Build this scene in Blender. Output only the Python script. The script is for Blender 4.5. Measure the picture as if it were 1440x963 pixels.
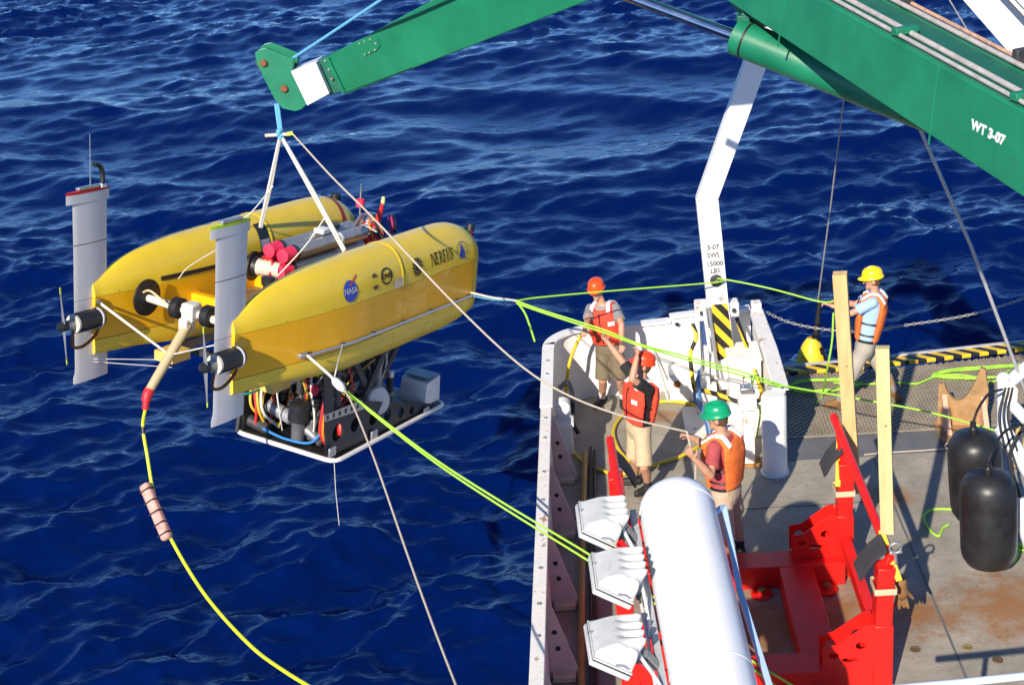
import bpy, bmesh, math, random
import numpy as np
from mathutils import Vector, Matrix, Quaternion
random.seed(7); np.random.seed(7)
R_ = math.radians
scene = bpy.context.scene
for o in list(bpy.data.objects): bpy.data.objects.remove(o)
COL = scene.collection

# ------------------------------------------------------------------ camera
FPX = 2000.0
PITCH, YAW, ROLL = R_(22.9), R_(4.29), R_(5.5)
CAM = Vector((0, 0, 8.2))
_F = Vector((-math.sin(YAW)*math.cos(PITCH), math.cos(YAW)*math.cos(PITCH), -math.sin(PITCH)))
_R0 = Vector((math.cos(YAW), math.sin(YAW), 0)); _U0 = _R0.cross(_F)
_R = _R0*math.cos(ROLL) - _U0*math.sin(ROLL)
_U = _R0*math.sin(ROLL) + _U0*math.cos(ROLL)
cd = bpy.data.cameras.new('camera'); cam = bpy.data.objects.new('camera', cd); COL.objects.link(cam)
cd.sensor_width = 36.0; cd.lens = FPX/1440.0*36.0; cd.clip_start = .1; cd.clip_end = 6000
mw = Matrix((( _R.x, _U.x, -_F.x, CAM.x), (_R.y, _U.y, -_F.y, CAM.y), (_R.z, _U.z, -_F.z, CAM.z), (0, 0, 0, 1)))
cam.matrix_world = mw
scene.camera = cam

# ------------------------------------------------------------------ sky, sun, exposure
SUN_EL = R_(31.0); SUN_AZ = math.atan2(-.35, -.94)      # azimuth (from +y towards +x) the light comes from
world = bpy.data.worlds.new('World'); scene.world = world; world.use_nodes = True
wn = world.node_tree; bg = wn.nodes['Background']
sky = wn.nodes.new('ShaderNodeTexSky'); sky.sky_type = 'NISHITA'; sky.sun_disc = False
sky.sun_elevation = SUN_EL; sky.sun_rotation = SUN_AZ; sky.air_density = .7; sky.dust_density = 0.0; sky.ozone_density = 10.0
wn.links.new(sky.outputs[0], bg.inputs[0]); bg.inputs[1].default_value = .115
sd = bpy.data.lights.new('sun', 'SUN'); so = bpy.data.objects.new('sun', sd); COL.objects.link(so)
sd.energy = 4.8; sd.angle = R_(.55); sd.color = (1.0, .90, .76)
tosun = Vector((math.sin(SUN_AZ)*math.cos(SUN_EL), math.cos(SUN_AZ)*math.cos(SUN_EL), math.sin(SUN_EL)))
so.rotation_euler = tosun.to_track_quat('Z', 'Y').to_euler(); so.location = (-8, -16, 30)
scene.view_settings.view_transform = 'Standard'; scene.view_settings.look = 'None'
scene.view_settings.exposure = 0.55; scene.view_settings.gamma = 1.0; scene.view_settings.use_curve_mapping = False

# ------------------------------------------------------------------ measuring helpers (survey the place from the photograph)
def ray(x, y): return _F + _R*((x-720)/FPX) - _U*((y-481.5)/FPX)
def G(x, y, z=0.0):
    d = ray(x, y); return CAM + d*((z-CAM.z)/d.z)
def P(x, y, Y):
    d = ray(x, y); return CAM + d*(Y/d.y)

# ------------------------------------------------------------------ materials
MATS = {}
def mat(name, col, rough=.5, metal=0.0, var=.12, scale=6.0, bump=0.0, bscale=60.0, rust=0.0, rscale=3.0, rcol=(.22, .08, .025), spec=.5, coat=0.0, streak=False, dirt=0.0):
    if name in MATS: return MATS[name]
    m = bpy.data.materials.new(name); m.use_nodes = True; nt = m.node_tree; N = nt.nodes; Lk = nt.links
    b = N['Principled BSDF']; b.inputs['Roughness'].default_value = rough; b.inputs['Metallic'].default_value = metal
    b.inputs['Specular IOR Level'].default_value = spec; b.inputs['Coat Weight'].default_value = coat
    tc = N.new('ShaderNodeTexCoord'); mp = N.new('ShaderNodeMapping'); Lk.new(tc.outputs['Object'], mp.inputs[0])
    if streak: mp.inputs['Scale'].default_value = (1, 1, .12)
    no = N.new('ShaderNodeTexNoise'); no.inputs['Scale'].default_value = scale; no.inputs['Detail'].default_value = 6; no.inputs['Roughness'].default_value = .65
    Lk.new(mp.outputs[0], no.inputs['Vector'])
    rp = N.new('ShaderNodeValToRGB'); rp.color_ramp.elements[0].position = .3; rp.color_ramp.elements[1].position = .72
    rp.color_ramp.elements[0].color = tuple(max(0, c*(1-var)) for c in col)+(1,); rp.color_ramp.elements[1].color = tuple(min(1, c*(1+var)) for c in col)+(1,)
    Lk.new(no.outputs[0], rp.inputs[0]); out = rp.outputs[0]
    def over(prev, colr, sc, lo, hi, vec):
        n2 = N.new('ShaderNodeTexNoise'); n2.inputs['Scale'].default_value = sc; n2.inputs['Detail'].default_value = 9; n2.inputs['Roughness'].default_value = .7
        Lk.new(vec, n2.inputs['Vector'])
        r2 = N.new('ShaderNodeValToRGB'); r2.color_ramp.elements[0].position = lo; r2.color_ramp.elements[1].position = hi
        Lk.new(n2.outputs[0], r2.inputs[0])
        mx = N.new('ShaderNodeMix'); mx.data_type = 'RGBA'; Lk.new(r2.outputs[0], mx.inputs[0]); Lk.new(prev, mx.inputs[6]); mx.inputs[7].default_value = tuple(colr)+(1,)
        return mx.outputs[2]
    if dirt > 0: out = over(out, tuple(c*.45+.02 for c in col), scale*.7, .72-dirt*.3, .95-dirt*.15, mp.outputs[0])
    if rust > 0: out = over(out, rcol, rscale, .74-rust*.3, .80-rust*.22, tc.outputs['Object'])
    Lk.new(out, b.inputs['Base Color'])
    n3 = N.new('ShaderNodeTexNoise'); n3.inputs['Scale'].default_value = bscale; n3.inputs['Detail'].default_value = 4
    Lk.new(tc.outputs['Object'], n3.inputs['Vector'])
    mr = N.new('ShaderNodeMapRange'); mr.inputs[3].default_value = max(.02, rough-.1); mr.inputs[4].default_value = min(1, rough+.12); Lk.new(no.outputs[0], mr.inputs[0]); Lk.new(mr.outputs[0], b.inputs['Roughness'])
    if bump > 0:
        bp = N.new('ShaderNodeBump'); bp.inputs['Strength'].default_value = bump; bp.inputs['Distance'].default_value = .01
        Lk.new(n3.outputs[0], bp.inputs['Height']); Lk.new(bp.outputs[0], b.inputs['Normal'])
    MATS[name] = m; return m

def stripe_mat(name, direction, period, c1=(.74, .48, .02), c2=(.012, .012, .012), rough=.5, duty=.5):
    m = mat(name, c1, rough, var=.12, scale=9, bump=.15, dirt=.35); nt = m.node_tree; N = nt.nodes; Lk = nt.links; b = N['Principled BSDF']
    src = b.inputs['Base Color'].links[0].from_socket
    tc = N.new('ShaderNodeTexCoord'); vm = N.new('ShaderNodeVectorMath'); vm.operation = 'DOT_PRODUCT'; vm.inputs[1].default_value = tuple(Vector(direction).normalized()/period)
    Lk.new(tc.outputs['Object'], vm.inputs[0])
    fr = N.new('ShaderNodeMath'); fr.operation = 'FRACT'; Lk.new(vm.outputs['Value'], fr.inputs[0])
    gt = N.new('ShaderNodeMath'); gt.operation = 'GREATER_THAN'; gt.inputs[1].default_value = duty; Lk.new(fr.outputs[0], gt.inputs[0])
    mx = N.new('ShaderNodeMix'); mx.data_type = 'RGBA'; Lk.new(gt.outputs[0], mx.inputs[0]); Lk.new(src, mx.inputs[6]); mx.inputs[7].default_value = tuple(c2)+(1,)
    Lk.new(mx.outputs[2], b.inputs['Base Color']); return m

white = mat('white_ship_paint', (.80, .79, .76), .42, var=.06, rust=.30, rscale=5.5, bump=.12, bscale=18, dirt=.15)
white_rusty = mat('white_paint_rusty', (.78, .75, .70), .5, var=.10, rust=.56, rscale=6, rcol=(.30, .13, .04), bump=.25, bscale=25, dirt=.25)
white_clean = mat('white_gloss_paint', (.82, .82, .81), .32, var=.03, bump=.04, bscale=9, dirt=.06, scale=3)
primer = mat('pale_primer', (.62, .47, .43), .6, var=.1, rust=.2, rscale=5, dirt=.2)
cream = mat('cream_steel', (.62, .52, .36), .6, var=.12, rust=.25, rscale=6)
grey_steel = mat('grey_steel', (.30, .31, .33), .45, .3, var=.15, dirt=.2)
dark_steel = mat('dark_steel', (.05, .052, .056), .5, .2, var=.2)
chrome = mat('polished_rod', (.62, .60, .60), .16, 1.0, var=.05)
alu = mat('bare_aluminium', (.55, .55, .54), .35, .85, var=.12, bump=.05)
green = mat('crane_green', (.010, .19, .095), .40, var=.2, scale=2.2, bump=.12, bscale=10, dirt=.42, rust=.05, rscale=9, rcol=(.30, .33, .28))
green_dk = mat('crane_green_worn', (.010, .12, .075), .5, var=.25, scale=7, rust=.15, rscale=8, rcol=(.25, .2, .16))
red = mat('red_cradle_paint', (.70, .012, .008), .36, var=.12, bump=.10, bscale=15, rust=.28, rscale=8, rcol=(.24, .05, .025), dirt=.42)
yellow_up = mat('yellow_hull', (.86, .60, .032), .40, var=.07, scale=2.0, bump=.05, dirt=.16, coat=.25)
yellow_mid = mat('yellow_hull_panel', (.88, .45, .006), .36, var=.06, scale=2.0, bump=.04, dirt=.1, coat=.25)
black_rub = mat('black_rubber', (.012, .012, .013), .5, var=.2, bump=.05)
black_pl = mat('black_plastic', (.018, .018, .02), .35, var=.2)
fin_mat = mat('white_syntactic_fin', (.74, .72, .71), .5, var=.08, scale=5, streak=True, dirt=.15)
pinkcap = mat('hot_pink_cap', (.80, .03, .09), .45, var=.08)
tan_pole = mat('tan_fibreglass', (.52, .42, .24), .45, var=.10, dirt=.1)
wood = mat('pale_lumber', (.62, .42, .18), .7, var=.28, scale=9, streak=True, bump=.3, bscale=30, dirt=.2)
wood_gr = mat('greenish_lumber', (.55, .47, .22), .7, var=.22, scale=9, streak=True, bump=.3, bscale=30, dirt=.2)
wood_br = mat('brown_plywood', (.36, .21, .09), .7, var=.3, scale=7, bump=.3, dirt=.3)
wood_pk = mat('pinkish_lumber', (.62, .38, .25), .7, var=.2, scale=12)
rope_gr = mat('lime_rope', (.36, .72, .05), .6, var=.22, scale=60, bump=.6, bscale=120)
rope_tan = mat('tan_rope', (.50, .43, .34), .75, var=.2, scale=60, bump=.6, bscale=120)
rope_wh = mat('white_rope', (.70, .68, .62), .75, var=.15, scale=60, bump=.6, bscale=120)
rope_blue = mat('light_blue_rope', (.12, .42, .68), .6, var=.2, scale=60, bump=.5, bscale=120)
hose_y = mat('yellow_hose', (.62, .46, .02), .45, var=.12, scale=10)
tether_y = mat('yellow_green_tether', (.62, .72, .03), .45, var=.15, scale=12)
wire_m = mat('galvanised_wire', (.34, .33, .32), .5, .4, var=.15, scale=50)
chain_m = mat('galvanised_chain', (.45, .44, .41), .5, .5, var=.2, scale=20, rust=.25, rscale=10)
orange_vest = mat('orange_vest_fabric', (.80, .17, .03), .8, var=.16, scale=8, bump=.9, bscale=13, dirt=.2)
red_vest = mat('red_orange_vest_fabric', (.78, .06, .025), .8, var=.16, scale=8, bump=.9, bscale=13, dirt=.2)
reflect = mat('reflective_tape', (.75, .75, .74), .35, var=.05)
skin = mat('tanned_skin', (.52, .27, .17), .5, var=.08, scale=14)
hair_m = mat('brown_hair', (.10, .055, .03), .7, var=.3, scale=60, bump=.6, bscale=90)
LINE = mat('seam_black', (.02, .017, .01), .6)

# ------------------------------------------------------------------ mesh builder
def V(p): return Vector(p)
class MB:
    def __init__(s): s.v = []; s.f = []
    def add(s, vs, fs, M=None):
        n = len(s.v)
        s.v += [tuple(M @ Vector(p)) if M is not None else tuple(p) for p in vs]
        s.f += [tuple(i+n for i in f) for f in fs]; return s
    def box(s, c, size, M=None):
        cx, cy, cz = c; x, y, z = (q/2 for q in size)
        vs = [(cx+i*x, cy+j*y, cz+k*z) for i in (-1, 1) for j in (-1, 1) for k in (-1, 1)]
        return s.add(vs, [(0, 1, 3, 2), (4, 6, 7, 5), (0, 4, 5, 1), (2, 3, 7, 6), (0, 2, 6, 4), (1, 5, 7, 3)], M)
    def beam(s, a, b, w, h, up=(0, 0, 1), w2=None, h2=None):
        a, b = V(a), V(b); d = (b-a).normalized(); sd_ = d.cross(V(up)).normalized(); u = sd_.cross(d)
        vs = []
        for p, ww, hh in ((a, w, h), (b, w2 or w, h2 or h)):
            for i, j in ((-1, -1), (1, -1), (1, 1), (-1, 1)): vs.append(p+sd_*(i*ww/2)+u*(j*hh/2))
        return s.add(vs, [(0, 1, 2, 3), (7, 6, 5, 4), (0, 4, 5, 1), (1, 5, 6, 2), (2, 6, 7, 3), (3, 7, 4, 0)])
    def tube(s, pts, r, n=8, caps=True, closed=False):
        pts = [V(p) for p in pts]; m = len(pts); rs = r if isinstance(r, (list, tuple)) else [r]*m
        t0 = (pts[1]-pts[0]).normalized(); ref = Vector((0, 0, 1)) if abs(t0.z) < .9 else Vector((1, 0, 0))
        u = t0.cross(ref).normalized(); base = len(s.v); tp = t0
        for i, p in enumerate(pts):
            if closed: t = (pts[(i+1) % m]-pts[i-1]).normalized()
            else: t = (pts[min(i+1, m-1)]-pts[max(i-1, 0)]).normalized()
            q = tp.rotation_difference(t); u = (q @ u); u = (u-t*u.dot(t)).normalized(); tp = t; w = t.cross(u)
            for k in range(n):
                a = 2*math.pi*k/n; s.v.append(tuple(p+(u*math.cos(a)+w*math.sin(a))*rs[i]))
        for i in range(m if closed else m-1):
            j = (i+1) % m
            for k in range(n):
                l = (k+1) % n; s.f.append((base+i*n+k, base+i*n+l, base+j*n+l, base+j*n+k))
        if caps and not closed:
            s.f.append(tuple(base+k for k in reversed(range(n)))); s.f.append(tuple(base+(m-1)*n+k for k in range(n)))
        return s
    def lathe(s, prof, a, axis, n=24, caps=True):
        """prof = [(distance along axis, radius)]"""
        a = V(a); d = V(axis).normalized(); ref = Vector((0, 0, 1)) if abs(d.z) < .9 else Vector((1, 0, 0))
        u = d.cross(ref).normalized(); w = d.cross(u); base = len(s.v)
        for t, r in prof:
            for k in range(n):
                q = 2*math.pi*k/n; s.v.append(tuple(a+d*t+(u*math.cos(q)+w*math.sin(q))*max(r, 1e-4)))
        for i in range(len(prof)-1):
            for k in range(n):
                l = (k+1) % n; s.f.append((base+i*n+k, base+i*n+l, base+(i+1)*n+l, base+(i+1)*n+k))
        if caps:
            s.f.append(tuple(base+k for k in reversed(range(n)))); s.f.append(tuple(base+(len(prof)-1)*n+k for k in range(n)))
        return s
    def prism(s, poly, origin, ex, ey, thick):
        o, ex, ey = V(origin), V(ex).normalized(), V(ey).normalized(); ez = ex.cross(ey).normalized(); n = len(poly)
        vs = [o+ex*x+ey*y for x, y in poly]+[o+ex*x+ey*y+ez*thick for x, y in poly]
        return s.add(vs, [tuple(reversed(range(n))), tuple(range(n, 2*n))]+[(i, (i+1) % n, n+(i+1) % n, n+i) for i in range(n)])
    def loft(s, rings, caps=True, closed=True):
        base = len(s.v); n = len(rings[0])
        for r in rings: s.v += [tuple(p) for p in r]
        for i in range(len(rings)-1):
            for k in range(n if closed else n-1):
                l = (k+1) % n; s.f.append((base+i*n+k, base+i*n+l, base+(i+1)*n+l, base+(i+1)*n+k))
        if caps and closed:
            s.f.append(tuple(base+k for k in reversed(range(n)))); s.f.append(tuple(base+(len(rings)-1)*n+k for k in range(n)))
        return s
    def caps_(s, a, b, ra, rb, n=12):
        """tapered capsule"""
        a, b = V(a), V(b); d = b-a; L = d.length
        if L < 1e-5: d = Vector((0, 0, 1)); L = 1e-5
        prof = [(-ra*math.cos(q), ra*math.sin(q)) for q in (.05, .4, .8, 1.2)]+[(0, ra), (L, rb)]+[(L+rb*math.cos(q), rb*math.sin(q)) for q in (1.2, .8, .4, .05)]
        return s.lathe(prof, a, d, n)
    def ell(s, c, rad, fr=None, n=14, m=9):
        c = V(c); ax = fr or (Vector((1, 0, 0)), Vector((0, 1, 0)), Vector((0, 0, 1))); rings = []
        for i in range(m):
            q = .06+(math.pi-.12)*i/(m-1)
            rings.append([c+ax[0]*(rad[0]*math.sin(q)*math.cos(2*math.pi*k/n))+ax[1]*(rad[1]*math.sin(q)*math.sin(2*math.pi*k/n))-ax[2]*(rad[2]*math.cos(q)) for k in range(n)])
        return s.loft(rings)
    def mesh(s, name):
        me = bpy.data.meshes.new(name); me.from_pydata(s.v, [], s.f)
        bm = bmesh.new(); bm.from_mesh(me); bmesh.ops.recalc_face_normals(bm, faces=bm.faces); bm.to_mesh(me); bm.free(); return me
    def build(s, name, m, parent=None, smooth=True, bevel=0.0, angle=35):
        me = s.mesh(name); return link(name, me, m, parent, smooth, bevel, angle)

def link(name, me, m, parent=None, smooth=True, bevel=0.0, angle=35):
    o = bpy.data.objects.new(name, me); COL.objects.link(o)
    if m is not None: me.materials.append(m)
    if parent is not None:
        o.parent = parent
        if not parent.get('_local') and not (parent.parent and parent.parent.get('_local')):
            o.matrix_parent_inverse = parent_world(parent).inverted()
    if smooth:
        me.shade_smooth() if hasattr(me, 'shade_smooth') else None
        try: me.set_sharp_from_angle(angle=R_(angle))
        except Exception: pass
    if bevel > 0:
        b = o.modifiers.new('bevel', 'BEVEL'); b.width = bevel; b.segments = 2; b.limit_method = 'ANGLE'; b.angle_limit = R_(40)
    return o
def parent_world(p):
    m = p.matrix_basis.copy()
    if p.parent: m = parent_world(p.parent) @ p.matrix_parent_inverse @ m
    return m
def tag(o, label=None, cat=None, group=None, kind=None):
    if label: o['label'] = label
    if cat: o['category'] = cat
    if group: o['group'] = group
    if kind: o['kind'] = kind
    return o
def thing(name, label, cat, loc=(0, 0, 0), group=None, local=False):
    o = bpy.data.objects.new(name, None); COL.objects.link(o); o.location = loc; o.empty_display_size = .2
    if local: o['_local'] = 1
    return tag(o, label, cat, group)
def crv(pts, n=8):
    pts = [V(p) for p in pts]; q = [pts[0]*2-pts[1]]+pts+[pts[-1]*2-pts[-2]]; out = []
    for i in range(1, len(q)-2):
        a, b, c, d = q[i-1:i+3]
        for k in range(n):
            t = k/n; out.append(.5*((2*b)+(c-a)*t+(2*a-5*b+4*c-d)*t*t+(3*b-a-3*c+d)*t**3))
    out.append(pts[-1]); return out
def text_mesh(txt, size, extrude=.001, sx=1.0, bold=0.0):
    cu = bpy.data.curves.new('txt', 'FONT'); cu.body = txt; cu.size = size; cu.extrude = extrude; cu.offset = bold; cu.align_x = 'CENTER'; cu.align_y = 'CENTER'; cu.resolution_u = 3
    o = bpy.data.objects.new('txt', cu); COL.objects.link(o); dg = bpy.context.evaluated_depsgraph_get()
    me = bpy.data.meshes.new_from_object(o.evaluated_get(dg)); bpy.data.objects.remove(o)
    if sx != 1.0:
        for v in me.vertices: v.co.x *= sx
    return me
def place_text(name, txt, size, origin, ex, ey, m, parent, sx=1.0, bold=0.0):
    me = text_mesh(txt, size, .0012, sx, bold); ex = V(ex).normalized(); ey = V(ey); ey = (ey-ex*ey.dot(ex)).normalized(); ez = ex.cross(ey)
    for v in me.vertices: c = v.co.copy(); v.co = V(origin)+ex*c.x+ey*c.y+ez*c.z
    return link(name, me, m, parent, smooth=False)
def remeshed(mb, name, voxel, smooth=3):
    me = mb.mesh(name+'_raw'); o = bpy.data.objects.new('tmp', me); COL.objects.link(o)
    r = o.modifiers.new('r', 'REMESH'); r.mode = 'VOXEL'; r.voxel_size = voxel
    sm = o.modifiers.new('s', 'SMOOTH'); sm.factor = .5; sm.iterations = smooth
    dg = bpy.context.evaluated_depsgraph_get(); out = bpy.data.meshes.new_from_object(o.evaluated_get(dg)); bpy.data.objects.remove(o); bpy.data.meshes.remove(me)
    out.name = name; out.materials.clear(); return out

# ------------------------------------------------------------------ the setting: sea
SEA = -3.0
def build_sea():
    N = 1024; Lt = 62.0; rng = np.random.default_rng(11)
    k1 = np.fft.fftfreq(N, Lt/N)*2*np.pi; KX, KY = np.meshgrid(k1, k1, indexing='ij'); K = np.hypot(KX, KY); K[0, 0] = 1
    def field(wd, Lw, small, spread):
        wd = np.array(wd)/np.hypot(*wd); c = (KX*wd[0]+KY*wd[1])/K
        Ph = np.exp(-1/(K*Lw)**2)/K**4*(np.abs(c)**spread*.9+.1)*np.exp(-(K*small)**2); Ph[0, 0] = 0
        return (rng.normal(size=(N, N))+1j*rng.normal(size=(N, N)))*np.sqrt(Ph)
    Hf = field((-.35, 1), .36, .045, 2.5); Hf2 = field((.1, 1), 1.7, .2, 4); gu = np.fft.ifft2(field((1, .4), 9, 1.2, 0)).real; gu = np.clip(1+.38*gu/gu.std(), .3, 1.9); Hf3 = field((.2, 1), .10, .03, 1.8)
    def nrm(F): return F/np.fft.ifft2(F).real.std()
    Hs = nrm(Hf)*.056+nrm(Hf3)*.0155; Hf = nrm(Hf2)*.12
    def tri(F): return np.fft.ifft2(F).real, np.fft.ifft2(-1j*KX/K*F).real, np.fft.ifft2(-1j*KY/K*F).real
    h, dx, dy = (a+b*gu for a, b in zip(tri(Hf), tri(Hs)))            # swell plus wind waves that come in patches
    rows = [3.0]
    while rows[-1] < 1500: rows.append(rows[-1]+max(.075, (rows[-1]-4)*.0052))
    rows = np.array(rows); cols = np.linspace(-1, 1, 640); cols = np.sign(cols)*np.abs(cols)**1.0
    Y = np.repeat(rows[:, None], len(cols), 1); X = cols[None, :]*(13+.56*Y)
    def samp(F, X, Y):
        u = (X/Lt*N) % N; v = (Y/Lt*N) % N; i = u.astype(int); j = v.astype(int); a = u-i; b = v-j; i2 = (i+1) % N; j2 = (j+1) % N; i %= N; j %= N
        return F[i, j]*(1-a)*(1-b)+F[i2, j]*a*(1-b)+F[i, j2]*(1-a)*b+F[i2, j2]*a*b
    fade = np.clip((260-Y)/160, 0, 1)
    Z = samp(h, X, Y)*fade+SEA; ch = -.62
    XX = X+samp(dx, X, Y)*ch*fade; YY = Y+samp(dy, X, Y)*ch*fade
    vs = np.stack([XX, YY, Z], -1).reshape(-1, 3); nr, nc = X.shape
    idx = np.arange(nr*nc).reshape(nr, nc); q = np.stack([idx[:-1, :-1], idx[:-1, 1:], idx[1:, 1:], idx[1:, :-1]], -1).reshape(-1, 4)
    sk = np.array([(-4000, -4000, SEA-.6), (4000, -4000, SEA-.6), (4000, 5000, SEA-.6), (-4000, 5000, SEA-.6)]); q = np.vstack([q, np.arange(4)[None]+len(vs)]); vs = np.vstack([vs, sk])
    me = bpy.data.meshes.new('sea'); me.vertices.add(len(vs)); me.vertices.foreach_set('co', vs.astype(np.float32).ravel())
    me.loops.add(q.size); me.loops.foreach_set('vertex_index', q.ravel().astype(np.int32)); me.polygons.add(len(q))
    me.polygons.foreach_set('loop_start', np.arange(0, q.size, 4, dtype=np.int32)); me.polygons.foreach_set('use_smooth', np.ones(len(q), bool)); me.update(calc_edges=True)
    m = bpy.data.materials.new('deep_sea_water'); m.use_nodes = True; nt = m.node_tree; N_ = nt.nodes; b = N_['Principled BSDF']
    b.inputs['Base Color'].default_value = (.0003, .0068, .066, 1); b.inputs['Roughness'].default_value = .04; b.inputs['IOR'].default_value = 1.333; b.inputs['Specular IOR Level'].default_value = .5; b.inputs['Specular Tint'].default_value = (.34, .72, 1, 1)
    tc = N_.new('ShaderNodeTexCoord'); mp = N_.new('ShaderNodeMapping'); mp.inputs['Scale'].default_value = (1, 1.7, 1); mp.inputs['Rotation'].default_value = (0, 0, .35); nt.links.new(tc.outputs['Object'], mp.inputs[0])
    n1 = N_.new('ShaderNodeTexNoise'); n1.inputs['Scale'].default_value = 4.2; n1.inputs['Detail'].default_value = 4; n1.inputs['Roughness'].default_value = .55; nt.links.new(mp.outputs[0], n1.inputs['Vector'])
    bp = N_.new('ShaderNodeBump'); bp.inputs['Strength'].default_value = .25; bp.inputs['Distance'].default_value = .06; nt.links.new(n1.outputs[0], bp.inputs['Height']); nt.links.new(bp.outputs[0], b.inputs['Normal'])
    o = link('sea', me, m, None, smooth=False); tag(o, kind='structure')
build_sea()
# ------------------------------------------------------------------ the setting: deck and hull of the ship
deck_m = mat('deck_paint', (.315, .285, .228), .62, var=.30, scale=1.6, rust=.46, rscale=1.5, rcol=(.22, .13, .062), bump=.35, bscale=35, dirt=.35)
_n = deck_m.node_tree.nodes; _b = _n['Principled BSDF']; _l = deck_m.node_tree.links
# fine black scuffs and specks of wear
_src = _b.inputs['Base Color'].links[0].from_socket; _tc = _n.new('ShaderNodeTexCoord'); _v = _n.new('ShaderNodeTexNoise'); _v.inputs['Scale'].default_value = 26; _v.inputs['Detail'].default_value = 8; _v.inputs['Distortion'].default_value = 1.5
_l.new(_tc.outputs['Object'], _v.inputs['Vector']); _r = _n.new('ShaderNodeValToRGB'); _r.color_ramp.elements[0].position = .62; _r.color_ramp.elements[1].position = .72; _l.new(_v.outputs[0], _r.inputs[0])
_x = _n.new('ShaderNodeMix'); _x.data_type = 'RGBA'; _l.new(_r.outputs[0], _x.inputs[0]); _l.new(_src, _x.inputs[6]); _x.inputs[7].default_value = (.12, .085, .05, 1); _l.new(_x.outputs[2], _b.inputs['Base Color'])
# rust stains with their own outline around the cradle feet and below the floats
for _cx, _cy, _rr in ((1.25, 11.75, .95), (2.05, 11.8, .80), (3.75, 11.9, .75), (2.85, 11.9, .40), (3.0, 14.2, .35), (.6, 16.6, .25)):
    _src = _b.inputs['Base Color'].links[0].from_socket
    _d = _n.new('ShaderNodeVectorMath'); _d.operation = 'DISTANCE'; _d.inputs[1].default_value = (_cx, _cy, 0); _l.new(_tc.outputs['Object'], _d.inputs[0])
    _q = _n.new('ShaderNodeTexNoise'); _q.inputs['Scale'].default_value = 5; _q.inputs['Detail'].default_value = 8; _q.inputs['Roughness'].default_value = .7; _l.new(_tc.outputs['Object'], _q.inputs['Vector'])
    _a = _n.new('ShaderNodeMath'); _a.operation = 'MULTIPLY_ADD'; _a.inputs[1].default_value = _rr*2.2; _l.new(_q.outputs[0], _a.inputs[0]); _l.new(_d.outputs['Value'], _a.inputs[2])
    _m = _n.new('ShaderNodeMapRange'); _m.inputs[1].default_value = _rr*1.35; _m.inputs[2].default_value = _rr*2.15; _m.inputs[3].default_value = .85; _m.inputs[4].default_value = 0; _l.new(_a.outputs[0], _m.inputs[0])
    _x = _n.new('ShaderNodeMix'); _x.data_type = 'RGBA'; _l.new(_m.outputs[0], _x.inputs[0]); _l.new(_src, _x.inputs[6]); _x.inputs[7].default_value = (.27, .115, .028, 1); _l.new(_x.outputs[2], _b.inputs['Base Color'])
plate_m = mat('dark_deck_plate', (.13, .133, .132), .55, var=.2, scale=3, rust=.2, rscale=3, bump=.2, dirt=.3)
hull_m = mat('ship_side_paint', (.55, .56, .57), .5, var=.06, rust=.2, rscale=1)
mb = MB()
mb.prism([(-.86, -3), (8.5, -3), (8.5, 15.16), (1.99, 15.16), (1.99, 17.5), (.0, 17.45), (-.45, 17.36), (-.74, 17.1), (-.86, 16.6)], (0, 0, -.25), (1, 0, 0), (0, 1, 0), .25)
deck = tag(mb.build('deck', deck_m, None, smooth=False), kind='structure')
for x in (-.2, 3.02, 4.6):                                     # raised weld seams across the plating
    MB().box((x if x > 0 else 1.0, 14.1 if x < 0 else 12.6, .002), ((3.4, .02, .008) if x < 0 else (.02, 5.0, .008))).build('weld_seam', plate_m, deck, smooth=False)
mb = MB(); mb.box((5.3, 15.46, -.098), (6.58, .58, .2)); tag(mb.build('deck_plate', plate_m, None, smooth=False, bevel=.01), kind='structure')
mb = MB(); mb.prism([(2.0, 15.75), (8.4, 15.75), (8.4, 18.12), (3.6, 17.66), (2.0, 17.62)], (0, 0, -.18), (1, 0, 0), (0, 1, 0), .1); tag(mb.build('grating_floor', mat('dark_void', (.05, .048, .045), .8), None, smooth=False), kind='structure')
mb = MB(); mb.prism([(-.80, -3), (8.4, -3), (8.4, 18.15), (3.6, 17.66), (2.2, 17.6), (.0, 17.42), (-.4, 17.33), (-.70, 17.05), (-.80, 16.6)], (0, 0, -4.2), (1, 0, 0), (0, 1, 0), 3.9)
tag(mb.build('ship_hull', hull_m, None, smooth=False), kind='structure')
# deck sockets
for i, (px, py) in enumerate(((1287, 913), (1360, 910), (1403, 928), (1186, 881))):
    q = G(px, py); s = MB(); s.lathe([(0, .05), (.008, .048), (.009, .034), (.003, .03), (.003, .0)], (q.x, q.y, .002), (0, 0, 1), 18)
    s.build('deck_socket', mat('brass_socket', (.22, .17, .07), .7, .1, var=.5, scale=30) if i % 2 else mat('rusty_socket', (.12, .07, .035), .8, var=.4), deck)

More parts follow.
